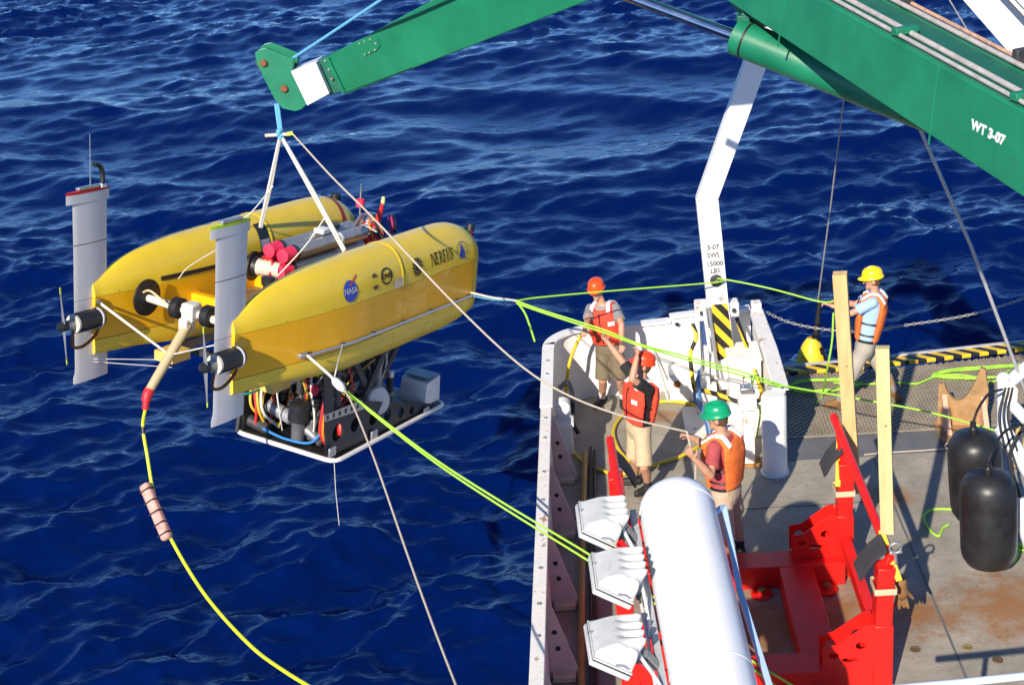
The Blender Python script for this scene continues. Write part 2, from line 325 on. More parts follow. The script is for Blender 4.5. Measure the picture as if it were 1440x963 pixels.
# woven steel walkway at the stern edge: every bar is a real strip
gr = thing('steel_grating', 'tan and dark woven steel walkway grating along stern edge', 'grating', (3.8, 16.7, 0))
mb = MB(); x0, x1, y0, y1 = 2.06, 8.4, 15.77, 18.08; pitch = .088
gm = mat('grating_steel', (.34, .29, .21), .55, .2, var=.25, scale=3, rust=.2, rscale=4)
for fam in (1, -1):
    k = -int((y1-y0)/pitch)-2
    while True:
        xs = x0+k*pitch; k += 1
        if xs > x1+(y1-y0): break
        ya, yb = (0, y1-y0); xa, xb = (xs, xs+(y1-y0)) if fam > 0 else (xs, xs-(y1-y0))
        def clip(xa, xb):
            pts = []
            for t in (0, 1): pts.append([xa+(xb-xa)*t, t])
            d = xb-xa
            for p_ in pts:
                if p_[0] < x0: p_[1] += (x0-p_[0])/d; p_[0] = x0
                if p_[0] > x1: p_[1] += (x1-p_[0])/d; p_[0] = x1
            return pts
        a, b = clip(xa, xb)
        ylim = lambda x: 17.60+max(0, x-3.6)*.104
        hi, lo = (b, a)
        while hi[1] > lo[1] and y0+hi[1]*(y1-y0) > ylim(hi[0]): hi[1] -= .004; hi[0] -= .004*(xb-xa)
        if hi[1] <= lo[1]: continue
        if abs(a[0]-b[0]) < .02: continue
        z = -.012+.004*fam
        mb.beam((a[0], y0+a[1]*(y1-y0), z), (b[0], y0+b[1]*(y1-y0), z), .026, .014)
o = mb.build('grating_bars', gm, gr, smooth=False); o['kind'] = 'stuff'
MB().beam((x0, y0-.01, -.01), (x1, y0-.01, -.01), .03, .05).build('edge_bar', gm, gr, smooth=False)

hz = thing('hazard_kerb', 'yellow and black striped kerb along the stern edge of the walkway', 'kerb', (4, 17.7, 0))
haz_flat = stripe_mat('hazard_stripes', (1, 1.25, 0), .17)
e0, e1, e2 = Vector((2.08, 17.60, .0)), Vector((3.6, 17.69, .0)), Vector((8.4, 18.2, .03))
for a, b in ((e0, e1), (e1, e2)):
    MB().beam(a+Vector((0, .07, .01)), b+Vector((0, .07, .01)), .19, .06).build('striped_kerb', haz_flat, hz, smooth=False, bevel=.012)
    MB().beam(a+Vector((0, .23, .0)), b+Vector((0, .21, .0)), .08, .065).build('outer_rim', mat('pale_grey_rim', (.52, .50, .46), .6, var=.15, rust=.2), hz, smooth=False, bevel=.01)

# ------------------------------------------------------------------ bulwark
bw = thing('bulwark', 'white steel bulwark curving round the stern pocket with rust-stained cap', 'bulwark', (0, 17, 0))
def arc(c, r, a0, a1, n=8): return [(c[0]+r*math.cos(R_(a0+(a1-a0)*i/n)), c[1]+r*math.sin(R_(a0+(a1-a0)*i/n))) for i in range(n+1)]
path1 = [(-.80, 4.0), (-.80, 15.0)]
path2 = [(-.80, 15.02), (-.80, 16.75)]+arc((-.22, 16.75), .58, 180, 92, 10)+[(.42, 17.36), (.80, 17.40)]
path3 = [(.80, 17.40), (1.2, 17.45), (1.70, 17.50), (1.86, 17.50)]
path4 = [(1.93, 17.48), (1.95, 16.2), (1.93, 15.02)]
def wall(path, z0, z1, t, name, m, bev=.006):
    rings = []
    for i, (x, y) in enumerate(path):
        a = Vector(path[max(i-1, 0)]); b = Vector(path[min(i+1, len(path)-1)]); d = (b-a).normalized(); n = Vector((-d.y, d.x))
        rings.append([(x+n.x*s*t/2, y+n.y*s*t/2, z) for s, z in ((-1, z0), (1, z0), (1, z1), (-1, z1))])
    MB().loft(rings).build(name, m, bw, smooth=True, bevel=bev)
wall(path1, -.2, .97, .05, 'plate', white_rusty); wall(path1, .972, 1.0, .13, 'cap_rail', white_rusty, .008)
wall(path2, -.2, .975, .06, 'plate', white); wall(path2, .977, 1.01, .15, 'cap_rail', white, .012)
wall(path3, -.2, 1.03, .07, 'plate', white); wall(path3, 1.032, 1.075, .15, 'cap_rail', white, .012)
wall(path4, -.2, 1.0, .10, 'plate', white); wall(path4, 1.002, 1.045, .19, 'cap_rail', white_rusty, .012)
MB().lathe([(0, .17), (.012, .17), (.014, .145), (.985, .145), (1.0, .135), (1.02, .12)], (1.83, 14.92, .002), (0, 0, 1), 28).build('end_column', white, bw)
MB().box((1.94, 17.5, 1.09), (.13, .15, .09)).build('chain_lug', white_rusty, bw, bevel=.012)
MB().box((1.15, 17.38, .52), (.06, .08, .98)).build('stiffener', white, bw, bevel=.005)
MB().box((1.42, 17.36, .52), (.05, .10, .98)).build('stiffener', white, bw, bevel=.005)
# step box with round drain hole
bx = MB().box((.96, 17.14, .2), (.46, .40, .40)); bx.build('step_box', white, bw, bevel=.02)
q = P(952, 540, 16.935); MB().lathe([(0, .045), (.006, .05), (.012, .035), (.002, .03)], q, (0, -1, 0), 18).build('drain_hole', mat('rusty_hole', (.28, .11, .02), .8, var=.4), bw)
MB().beam((.56, 17.27, .62), (.72, 16.98, .02), .02, .14, up=(0, 1, .3)).build('brace_plate', white, bw, bevel=.004)
MB().lathe([(0, .028), (.008, .026)], P(952, 456, 17.31), (0, -1, 0), 14).build('eye_hole', black_pl, bw)
for k, yv in enumerate((16.3, 15.9, 14.7, 14.2, 13.4, 12.8, 12.1, 11.5, 10.9, 10.4)):
    MB().lathe([(0, .022), (.012, .02)], (-.80, yv, 1.002 if yv < 15 else 1.012), (0, 0, 1), 10).build('cap_bolt', mat('bolt_steel', (.45, .43, .4), .4, .6), bw)
# triangular gussets inside the long side wall
for yv in (15.0, 13.75, 12.35, 11.15, 10.0):
    g = MB(); g.prism([(0, 0), (.27, 0), (.27, .08), (.03, .93), (0, .93)], (-.772, yv, .003), (1, 0, 0), (0, 0, 1), -.025)
    go = g.build('gusset', primer, bw, bevel=.004)
    for hz_, hx in ((.34, .09), (.52, .07)):
        MB().lathe([(0, .026), (.006, .024)], (-.772+hx, yv-.002, hz_), (0, -1, 0), 12).build('hole', black_pl, go)
    MB().box((-.64, yv+.02, .04), (.22, .22, .07)).build('foot_bracket', cream, go, bevel=.01)
# pipes along the foot of the side wall
tag(MB().tube(crv([(-.40, 15.6, .06), (-.44, 14.0, .06), (-.47, 12, .06), (-.50, 9, .06)]), .035, 10).build('deck_pipe', mat('yellow_brown_pipe', (.42, .25, .05), .5, var=.2, rust=.2), None), 'yellow-brown pipe running along the foot of the side bulwark', 'pipe')
for k, dx in enumerate((.07, .12)):
    tag(MB().tube(crv([(-.40+dx, 15.75-.1*k, .05), (-.43+dx, 14.0, .05), (-.46+dx+.01, 12, .05), (-.49+dx, 9, .05)]), .018, 8).build('black_cable', black_rub, None), ('black cable on the deck right against the yellow-brown pipe', 'black cable on the deck farther from the yellow-brown pipe')[k], 'cable', 'black cables along the side bulwark')
# roller chock on the side wall
rc = thing('roller_chock', 'small white roller chock fixed inside the side bulwark', 'chock', (-.7, 15.3, 0))
MB().box((-.62, 15.45, .45), (.18, .10, .62)).build('bracket', white, rc, bevel=.02)
MB().lathe([(0, .07), (.02, .09), (.16, .09), (.18, .07)], (-.62, 15.28, .82), (0, 1, 0), 20).build('roller', white_clean, rc)
MB().box((-.62, 15.36, .62), (.24, .26, .05)).build('shelf', white_rusty, rc, bevel=.01)
MB().tube(crv([(-.66, 15.7, .9), (-.55, 15.75, .95), (-.50, 15.6, .8), (-.52, 15.5, .55), (-.46, 15.45, .4)]), .03, 8).build('rubber_hose', black_rub, rc)

# ------------------------------------------------------------------ white davit
dv = thing('davit', 'white cranked steel davit with stencilled load limit and striped foot', 'davit', (1.4, 17, 0))
def pxpoly(pts, Y, thick, name, m, parent, bevel=.01):
    a = [P(x, y, Y) for x, y in pts]; b = [p+Vector((0, thick, 0)) for p in a]; n = len(a)
    return MB().add(a+b, [tuple(range(n)), tuple(reversed(range(n, 2*n)))]+[(i, n+i, n+(i+1) % n, (i+1) % n) for i in range(n)]).build(name, m, parent, smooth=False, bevel=bevel)
davit_m = mat('davit_white', (.84, .83, .80), .4, var=.03, bump=.05, dirt=.05, rust=.04, rscale=8)
pxpoly([(979.5, 284), (1010.5, 281), (1024, 420), (1035, 515), (1037, 545), (1012, 549), (1008, 520), (993.7, 420)], 16.75, .20, 'lower_arm', davit_m, dv)
pxpoly([(979.5, 283), (1078, 2), (1109, 10), (1010.5, 280)], 16.752, .196, 'upper_arm', davit_m, dv)
haz_dav = stripe_mat('hazard_stripes_davit', (1, 0, .85), .155)
a = [P(x, y, 16.738) for x, y in ((1000.5, 429), (1022.5, 427), (1033, 497), (1008.5, 509))]
MB().add(a+[p+Vector((0, .008, 0)) for p in a], [(0, 1, 2, 3), (7, 6, 5, 4), (0, 4, 5, 1), (1, 5, 6, 2), (2, 6, 7, 3), (3, 7, 4, 0)]).build('striped_plate', haz_dav, dv, smooth=False)
sten = mat('stencil_grey', (.10, .10, .11), .6)
exd = P(1020, 360, 16.738)-P(990, 362.5, 16.738); eyd = P(1000, 340, 16.738)-P(1004, 380, 16.738)
for t, x, y in (('3-07', 1002.5, 348), ('SWL', 1003.5, 359), ('15000', 1005, 371), ('LBS', 1006, 381)):
    place_text('stencil', t, .088, P(x, y, 16.742), exd, eyd, sten, dv, sx=.95, bold=.002)
sh = MB().lathe([(0, .078), (.03, .078), (.035, .06), (.05, .055), (.05, .0)], P(1007, 394, 16.745), (0, -1, 0), 24).build('sheave', dark_steel, dv)
MB().lathe([(.05, .024), (.062, .022)], P(1007, 394, 16.745), (0, -1, 0), 12).build('axle', alu, sh)
MB().box(P(1014, 420, 16.735), (.05, .012, .05)).build('placard', mat('worn_placard', (.45, .38, .30), .6, var=.5, scale=30), dv)
# pedestal, bearings, hydraulic ram
MB().box((1.66, 16.62, .40), (.40, .52, .80)).build('pedestal', white, dv, bevel=.015)
MB().box((1.66, 16.62, .82), (.43, .55, .04)).build('pedestal_lid', white, dv, bevel=.005)
for px, py, s_ in ((986, 436, 1), (1031, 432, .8)):
    q = P(px, py, 16.9); b_ = MB().box(q, (.17*s_, .2, .24*s_)).build('bearing_block', white_rusty, dv, bevel=.02)
    MB().lathe([(0, .03), (.03, .028)], q+Vector((0, -.1, 0)), (0, -1, 0), 12).build('pin', dark_steel, b_)
navy = mat('navy_ram', (.03, .06, .16), .3, var=.1)
MB().lathe([(0, .05), (.62, .05), (.63, .03)], P(995, 518, 16.7), P(989, 448, 16.85)-P(995, 518, 16.7), 16).build('hydraulic_ram', navy, dv)
for px in (1003, 1010):
    MB().tube([P(px, 530, 16.55), P(px-13, 432, 16.72)], .022, 8).build('guide_rod', alu if px > 1005 else white, dv)
MB().box((1.18, 16.55, .22), (.26, .14, .44)).build('foot_plate', white, dv, bevel=.02)
MB().box((1.36, 16.3, .02), (1.0, .9, .035)).build('base_plate', white_rusty, dv, bevel=.006)
MB().box((1.20, 16.62, .45), (.05, .3, .9)).build('side_plate', white, dv, bevel=.01)
# striped guard rail pipes
haz_rail = stripe_mat('hazard_rail', (1, -.3, 1), .16)
rl = thing('guard_rail', 'yellow and black striped guard pipe bent round the davit foot', 'rail', (1.3, 16.3, 0))
MB().tube(crv([P(974, 455, 16.9), P(979, 474, 16.8), P(971, 497, 16.7), P(973, 525, 16.6), P(976, 545, 16.5)]), .028, 10).build('rail', haz_rail, rl)
MB().tube(crv([P(976, 546, 16.5), P(1005, 553, 16.1), P(1040, 565, 15.95), P(1062, 565, 15.95), P(1071, 556, 16.0), P(1066, 535, 16.2), P(1054, 500, 16.6), P(1044, 470, 16.9), P(1036, 448, 17.1)]), .028, 10).build('rail', haz_rail, rl)
MB().tube([P(976, 545, 16.5), G(979, 566)], .02, 8).build('post', cream, rl)
# control lever stand
cs = thing('lever_stand', 'white control stand with small levers beside the davit', 'control stand', (1.75, 15.5, 0))
q = G(1054, 650); MB().box((q.x, q.y, .012), (.26, .24, .02)).build('base', mat('rusty_base', (.36, .16, .04), .8, var=.4), cs, bevel=.004)
MB().box((q.x, q.y, .40), (.13, .13, .78)).build('post', white_rusty, cs, bevel=.012)
MB().box((q.x-.01, q.y-.01, .83), (.21, .2, .2)).build('head', white, cs, bevel=.015)
MB().box((q.x-.01, q.y, .97), (.15, .14, .08)).build('valve_block', alu, cs, bevel=.01)
for k, c_ in enumerate((red, black_pl)):
    p0 = Vector((q.x-.05+.09*k, q.y, 1.0)); l_ = MB().tube([p0, p0+Vector((.01, 0, .12))], .007, 8).build('lever', alu, cs)
    MB().ell(p0+Vector((.01, 0, .13)), (.018, .018, .02)).build('knob', c_, l_)
MB().tube(crv([(q.x, q.y+.02, .9), (q.x+.16, q.y+.2, .6), (q.x+.12, q.y+.3, .15)]), .012, 8).build('hydraulic_hose', rope_gr, cs)
# blue hydraulic hoses at the davit foot
for k in range(3):
    tag(MB().tube(crv([P(983, 520, 16.6), P(985-4*k, 560, 16.2+.1*k), P(992+3*k, 592, 15.9), P(996+3*k, 618, 15.5), G(990+6*k, 640, .02)]), .016, 8).build('hydraulic_hose', mat('blue_hose', (.04, .16, .42), .4, var=.2) if k != 1 else mat('pale_blue_hose', (.25, .45, .65), .4, var=.2), None),
        ('dark blue hydraulic hose nearest the davit ram', 'pale blue hydraulic hose between the two dark blue ones', 'dark blue hydraulic hose nearest the green-helmeted person')[k], 'hose', 'blue hoses at the davit foot')

# ------------------------------------------------------------------ green knuckle crane
cr = thing('crane', 'green knuckle boom crane reaching over the water with lifted vehicle', 'crane', (3, 9, 0))
def facebeam(tl, bl, tr, br, Ya, Yb, depth, name, m, parent, bevel=.01, ext=(0, 1, 0)):
    a = [P(*tl, Ya), P(*bl, Ya), P(*br, Yb), P(*tr, Yb)]; ax = (a[3]-a[0]).normalized(); e = Vector((-ax.y, ax.x, 0)).normalized()
    if e.y < 0: e = -e
    nn_ = (a[1]-a[0]).cross(a[3]-a[0]).normalized(); dd = ray(*br); a[2] = CAM+dd*((a[0]-CAM).dot(nn_)/dd.dot(nn_))
    b = [p+e*depth for p in a]
    return MB().add(a+b, [(0, 1, 2, 3), (7, 6, 5, 4), (0, 4, 5, 1), (1, 5, 6, 2), (2, 6, 7, 3), (3, 7, 4, 0)]).build(name, m, parent, smooth=False, bevel=bevel), a, e
ob, OA, OE = facebeam((452, 84), (486, 133), (1000, -209), (1010, -69), 15.4, 12.9, .22, 'outer_boom', green, cr, .012)
ext_, _, _ = facebeam((440, 90), (463, 134), (470, 74), (494, 126), 15.46, 15.42, .2, 'extension_end', green_dk, cr)
def onface(px, py, A, off=.0):
    n = (A[1]-A[0]).cross(A[3]-A[0]).normalized(); d = ray(px, py)
    if n.dot(d) > 0: n = -n
    t = (A[0]+n*off-CAM).dot(n)/d.dot(n); return CAM+d*t, n
# bolts and access plate on the outer boom
bolt_m = mat('pale_bolt', (.50, .47, .42), .45, .5)
def disc(px, py, A, r, h, m, name, parent, n=10):
    q, nn = onface(px, py, A, 0); return MB().lathe([(0, r), (h*.7, r), (h, r*.7)], q, nn, n).build(name, m, parent)
ap = [onface(x, y, OA, .004)[0] for x, y in ((504, 59), (524, 52), (531, 55), (535, 64), (530, 71), (511, 79))]; nn = onface(510, 60, OA)[1]
MB().add(ap+[p+nn*.008 for p in ap], [tuple(range(6)), tuple(range(11, 5, -1))]+[(i, (i+1) % 6, 6+(i+1) % 6, 6+i) for i in range(6)]).build('access_plate', green, ob, smooth=False, bevel=.002)
for x, y in ((506, 61), (521, 55), (529, 61), (528, 70), (514, 77), (513, 58), (520, 74)): disc(x, y, OA, .012, .02, bolt_m, 'bolt', ob)
for x, y in ((458, 86), (463, 98), (467, 111), (452, 101), (457, 113)): disc(x, y, OA, .013, .02, bolt_m, 'bolt', ob)
sq = [onface(x, y, OA, .005)[0] for x, y in ((461, 81), (463, 80.4), (486, 129), (483, 132))]
MB().add(sq+[p+nn*.02 for p in sq], [(0, 1, 2, 3), (7, 6, 5, 4), (0, 4, 5, 1), (1, 5, 6, 2), (2, 6, 7, 3), (3, 7, 4, 0)]).build('collar_rib', green, ob, smooth=False)
q0, q1 = onface(486, 133, OA, .006)[0], onface(830, 1, OA, .006)[0]; u_ = (OA[0]-OA[1]).normalized()*.03
MB().tube([q0+u_, q0.lerp(q1, .3)+u_*.7], .008, 6).build('weld_bead', green, ob)
# tip head: two cheek plates with pins
hp = [(358, 75), (364, 70), (373, 68), (413, 84), (411, 101), (431, 147), (424, 154), (415, 157), (397, 153), (386, 140), (373, 115), (361, 90)]
hd = None
for Y_ in (15.36, 15.66):
    a = [P(x, y, 15.36)+Vector((0, Y_-15.36, 0)) for x, y in hp]; n = len(a); b = [p+Vector((.012, .03, 0)) for p in a]
    h_ = MB().add(a+b, [tuple(range(n)), tuple(reversed(range(n, 2*n)))]+[(i, n+i, n+(i+1) % n, (i+1) % n) for i in range(n)]).build('head_plate', green, cr, smooth=False, bevel=.006)
    hd = hd or h_
rustm = mat('rusty_pin', (.20, .075, .03), .7, var=.3)
for x, y in ((371, 89), (400, 125)):
    q = P(x, y, 15.36); MB().lathe([(0, .042), (.02, .042), (.035, .03), (.037, 0)], q, (0, -1, 0), 14).build('pin', rustm, hd)
    MB().lathe([(0, .10), (.05, .10), (.07, .08), (.2, .08), (.22, .10), (.24, .10)], q+Vector((0, .04, 0)), (0, 1, 0), 24).build('sheave', dark_steel, hd)
wp = [P(x, y, 15.34) for x, y in ((409, 101), (444, 88), (463, 132), (432, 149))]
MB().add(wp+[p+Vector((.02, .30, 0)) for p in wp], [(0, 1, 2, 3), (7, 6, 5, 4), (0, 4, 5, 1), (1, 5, 6, 2), (2, 6, 7, 3), (3, 7, 4, 0)]).build('white_plate', white_clean, cr, smooth=False, bevel=.006)
# main boom
mbm, MA, ME = facebeam((1000, -86), (1000, -13), (1660, 279), (1660, 424), 12.1, 7.35, .50, 'main_boom', green, cr, .012)
ax = (MA[3]-MA[0]).normalized()
for off, r, m_ in ((.03, .014, mat('worn_pipe', (.55, .50, .46), .45, .3, var=.25, scale=12)), (.12, .019, mat('worn_pipe', (.5, .5, .5))), (.40, .017, mat('worn_pipe', (.5, .5, .5))), (.47, .014, mat('orange_worn_pipe', (.50, .30, .20), .5, var=.35, scale=15))):
    a_ = MA[0]+ME*off+Vector((0, 0, .035)); MB().tube([a_, a_+ax*6.5], r, 8).build('hydraulic_pipe', m_, mbm)
MB().add([MA[0]+ME*.18+Vector((0, 0, .004)), MA[3]+ME*.18+Vector((0, 0, .004)), MA[3]+ME*.37+Vector((0, 0, .004)), MA[0]+ME*.37+Vector((0, 0, .004))], [(0, 1, 2, 3)]).build('top_channel', green_dk, mbm, smooth=False)
for s_ in (2.1, 3.35, 4.6):
    c_ = MA[0]+ax*s_+ME*.44; MB().beam(c_-ME*.04+Vector((0, 0, .06)), c_+ME*.06+Vector((0, 0, .06)), .06, .11).build('pipe_clamp', dark_steel, mbm, bevel=.01)
    c_ = MA[0]+ax*(s_+.5)+ME*.1; MB().beam(c_-ME*.1+Vector((0, 0, .05)), c_+ME*.08+Vector((0, 0, .05)), .07, .05).build('pipe_clamp', green, mbm, bevel=.008)
for wx, wy0, wy1 in ((1108, -26, 66), (1320, 92, 203)):
    wa, wb = onface(wx, wy0, MA, .0)[0], onface(wx-14, wy1, MA, .0)[0]; MB().tube([wa, wb], .007, 6).build('weld_seam', green, mbm)
c0, mn = onface(1389, 187, MA, .001); c1, _ = onface(1420, 203, MA, .001); c2, _ = onface(1383, 201, MA, .001)
place_text('lettering', 'WT 3-07', .088, c0, c1-c0, c0-c2, mat('stencil_white', (.8, .8, .78), .5), mbm, sx=.98, bold=.004)
# hydraulic ram under the boom
r0, r1 = P(820, -28, 12.55), P(1034, 51, 11.75); r2 = P(1300, 158, 10.95); dr = (r2-r1).normalized()
MB().tube([r0, r1+dr*.05], .048, 20).build('ram_rod', chrome, cr)
rb_ = MB().lathe([(0, .12), (.01, .15), (.10, .15), (.105, .14), (.115, .14), (.12, .15), ((r2-r1).length+.3, .14)], r1, dr, 28).build('ram_barrel', green, cr)
MB().lathe([(.102, .1515), (.118, .1515)], r1, dr, 28).build('gland_groove', black_rub, rb_)
MB().box(r1+dr*.08+Vector((0, .04, .16)), (.10, .10, .07)).build('port_block', green_dk, rb_, bevel=.008)
MB().tube(crv([r1+dr*.08+Vector((0, .04, .2)), r1+dr*.4+Vector((.02, .04, .22)), r1+dr*.9+Vector((0, .05, .18))]), .02, 8).build('ram_pipe', green_dk, rb_)
# knuckle and pedestal (out of the picture, they carry the two booms)
K = (MA[0]+MA[1])*.5
MB().beam(K+Vector((.5, -.4, -.2)), Vector((OA[3].x, OA[3].y, OA[3].z))*.5+OA[2]*.5+Vector((-.3, .2, .3)), .34, .7).build('knuckle', green, cr, bevel=.02)
pe = MA[3]*.5+MA[2]*.5
MB().lathe([(0, .6), (pe.z, .55)], (pe.x+.5, pe.y-.6, 0), (0, 0, 1), 32).build('pedestal', white_clean, cr)
MB().beam(pe-ax*.4, pe+ax*1.2, .6, .9).build('boom_root', green, cr, bevel=.02)
# white mast stowed beyond the boom
wm = thing('stowed_jib', 'white steel jib slanting behind the green boom, upper right corner', 'jib', P(1480, 140, 13))
a_, b_ = P(1362, -60, 13.4), P(1600, 210, 12.4)
MB().beam(a_, b_, .42, .42, up=(0, 0, 1)).build('jib', white_clean, wm, bevel=.01)
MB().tube([P(1385, -40, 12.9), P(1600, 190, 12.0)], .03, 8).build('pipe', alu, wm)
# ------------------------------------------------------------------ yellow twin-hull underwater vehicle (built in its own frame: x to the nose, y to port, z up)
va, vb, vg = 1.118, -.155, .111
Rz = Matrix.Rotation(va, 3, 'Z'); Ry = Matrix(((math.cos(vb), 0, -math.sin(vb)), (0, 1, 0), (math.sin(vb), 0, math.cos(vb)))); Rx = Matrix.Rotation(vg, 3, 'X')
VM = Rz @ Ry @ Rx; VT = Vector((-4.599, 13.108, 2.571))
vh = thing('underwater_vehicle', 'yellow twin-hulled underwater vehicle hanging from the crane over blue water', 'underwater vehicle', VT, local=True)
vh.rotation_mode = 'QUATERNION'; vh.rotation_quaternion = VM.to_quaternion()
def W(p): return VT+VM @ Vector(p)
def VL(px, py, ax, val):
    o = VM.transposed() @ (CAM-VT); d = VM.transposed() @ ray(px, py); return o+d*((val-o[ax])/d[ax])
SP, WD, Z1, Z2, XN = .912, .325, .635, .168, 4.50
def interp(x, tab):
    for (a, b), (c, d) in zip(tab, tab[1:]):
        if x <= c:
            t = max(0, min(1, (x-a)/(c-a))); return b+(d-b)*t
    return tab[-1][1]
def hw(x):
    w = .062+(WD-.062)*(1-max(0, 1-max(x, 0)/1.9)**1.65) if x < 1.9 else WD
    if x > 4.12: w = WD*math.sqrt(max(.10, 1-((x-4.12)/.40)**2.8))
    return max(w, .014)
def zt(x): return interp(x, [(-.09, .772), (0, .80), (.1, .845), (.2, .892), (.32, .94), (.45, .978), (.6, 1.005), (.85, 1.035), (1.2, 1.06), (2, 1.075), (3.6, 1.085), (3.9, 1.078), (4.05, 1.06), (4.18, 1.025), (4.3, .965), (4.4, .885), (4.46, .81), (4.50, .73)])
def zb(x): return interp(x, [(-.09, .01), (0, 0), (.5, -.02), (1.1, -.09), (1.6, -.135), (3.6, -.15), (4.0, -.12), (4.3, -.05), (4.50, .06)])
def EX(x): return 2/(1.55+.7*min(1, max(x, 0)/1.3))
def up_pt(x, th, off=0.0):
    w = hw(x)+off; c, s_ = math.cos(th), math.sin(th)
    return (w*math.copysign(abs(s_)**EX(x), s_), Z1+(zt(x)+off-Z1)*abs(c)**EX(x))
def xs_between(a, b, n=26):
    xs = set([a, b]); 
    for i in range(1, n): xs.add(a+(b-a)*i/n)
    for x in (4.05, 4.12, 4.18, 4.24, 4.29, 4.34, 4.38, 4.42, 4.45, 4.475, 4.49, .03, .08, .15, .25):
        if a < x < b: xs.add(x)
    return sorted(xs)
def make_hull(y0, side):
    def shell(a, b, fn, name, m, par=None, n=24):
        rings = [[(x, y0+p[0], p[1]) for p in fn(x)] for x in xs_between(a, b, n)]
        return MB().loft(rings).build(name, m, par or vh, smooth=True, angle=38)
    upper = lambda x: [up_pt(x, R_(-90+180*i/20)) for i in range(21)]
    def mid(x):
        w = hw(x); return [(-w, Z2+.004), (-w, Z1-.004), (w, Z1-.004), (w, Z2+.004)]
    def low(x):
        w = hw(x); b = zb(x); z2 = Z2-.004
        return [(-w, z2), (-w*.99, z2-.42*(z2-b)), (-w*.93, z2-.75*(z2-b)), (-w*.76, z2-.94*(z2-b)), (-w*.4, b), (w*.4, b), (w*.76, z2-.94*(z2-b)), (w*.93, z2-.75*(z2-b)), (w*.99, z2-.42*(z2-b)), (w, z2)]
    core = lambda x: [(-max(hw(x)-.012, .006), Z2-.02), (-max(hw(x)-.012, .006), Z1+.012), (max(hw(x)-.012, .006), Z1+.012), (max(hw(x)-.012, .006), Z2-.02)]
    h = shell(-.03, XN-.02, core, 'hull_core', LINE, n=30)
    u1 = shell(-.04, 2.615, upper, 'upper_shell', yellow_up); u2 = shell(2.623, XN, upper, 'upper_shell', yellow_up)
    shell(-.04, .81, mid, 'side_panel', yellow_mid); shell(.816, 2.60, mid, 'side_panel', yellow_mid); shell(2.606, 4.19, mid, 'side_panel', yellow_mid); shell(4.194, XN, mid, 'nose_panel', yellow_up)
    shell(-.04, 2.44, low, 'lower_shell', yellow_up); shell(2.446, 3.30, low, 'lower_shell', yellow_up); shell(3.306, XN, low, 'lower_shell', yellow_up)
    # yellow lifting strap
    rings = []
    for x in (2.56, 2.575, 2.6, 2.615): rings.append([(x, y0+q[0], q[1]) for q in [up_pt(x, R_(-90+180*i/24), .007 if 2.57 < x < 2.61 else .001) for i in range(25)]])
    MB().loft(rings, caps=False, closed=False).build('lifting_strap', mat('bright_yellow_strap', (.85, .60, .03), .5), vh)
    for x in (.25, .62, 1.3, 1.75, 3.0, 3.7):
        for z in (Z1+.02, Z2-.02):
            p = (x, y0-hw(x)-.001, z); MB().lathe([(0, .008), (.002, .007)], p, (0, -1, 0), 8).build('screw', mat('dull_screw', (.32, .25, .08), .6), vh)
    return u1, u2
nearU1, nearU2 = make_hull(-SP, -1); farU1, farU2 = make_hull(SP, 1)

# --- markings on the near hull: mapped onto its curved upper shell
def smap(x, s, off=.005):
    """point on the starboard outer face of the near hull, s metres of arc above the seam"""
    th = R_(90); acc = 0; p = up_pt(x, th)
    while acc < s and th > .02:
        th -= .01; q = up_pt(x, th); acc += math.hypot(q[0]-p[0], q[1]-p[1]); p = q
    q2 = up_pt(x, th, off); return Vector((x, -SP-q2[0], q2[1]))
def decal(poly, x0, s0, m, name, par, off=.0045):
    """flat print following the hull skin: polygon (u,v) in metres, meshed finely"""
    bm = bmesh.new(); vs = [bm.verts.new((u, v, 0)) for u, v in poly]; bm.faces.new(vs); bmesh.ops.triangulate(bm, faces=bm.faces)
    for _ in range(2):
        es = [e for e in bm.edges if e.calc_length() > .03]
        if es: bmesh.ops.subdivide_edges(bm, edges=es, cuts=1); bmesh.ops.triangulate(bm, faces=bm.faces)
    for v in bm.verts: v.co = smap(x0+v.co.x, max(0, s0+v.co.y), off)
    me = bpy.data.meshes.new(name); bm.to_mesh(me); bm.free(); return link(name, me, m, par, smooth=False)
def circ(r, n=28, ry=None): return [(r*math.cos(2*math.pi*i/n), (ry or r)*math.sin(2*math.pi*i/n)) for i in range(n)]
def ringdec(r0, r1, a0, a1, n, sy, x0, s0, m, name, par, off=.0045):
    vs = []; fs = []
    for i in range(n+1):
        a = R_(a0+(a1-a0)*i/n)
        for r in (r0, r1): vs.append(smap(x0+r*math.cos(a), max(0, s0+sy*r*math.sin(a)), off))
    fs = [(2*i, 2*i+1, 2*i+3, 2*i+2) for i in range(n)]; return MB().add(vs, fs).build(name, m, par, smooth=False)
def ringpoly(r0, r1, a0=0, a1=360, n=30, sy=1.0):
    o = [(r1*math.cos(R_(a0+(a1-a0)*i/n)), sy*r1*math.sin(R_(a0+(a1-a0)*i/n))) for i in range(n+1)]; return o+[(r0*math.cos(R_(a0+(a1-a0)*i/n)), sy*r0*math.sin(R_(a0+(a1-a0)*i/n))) for i in range(n, -1, -1)]
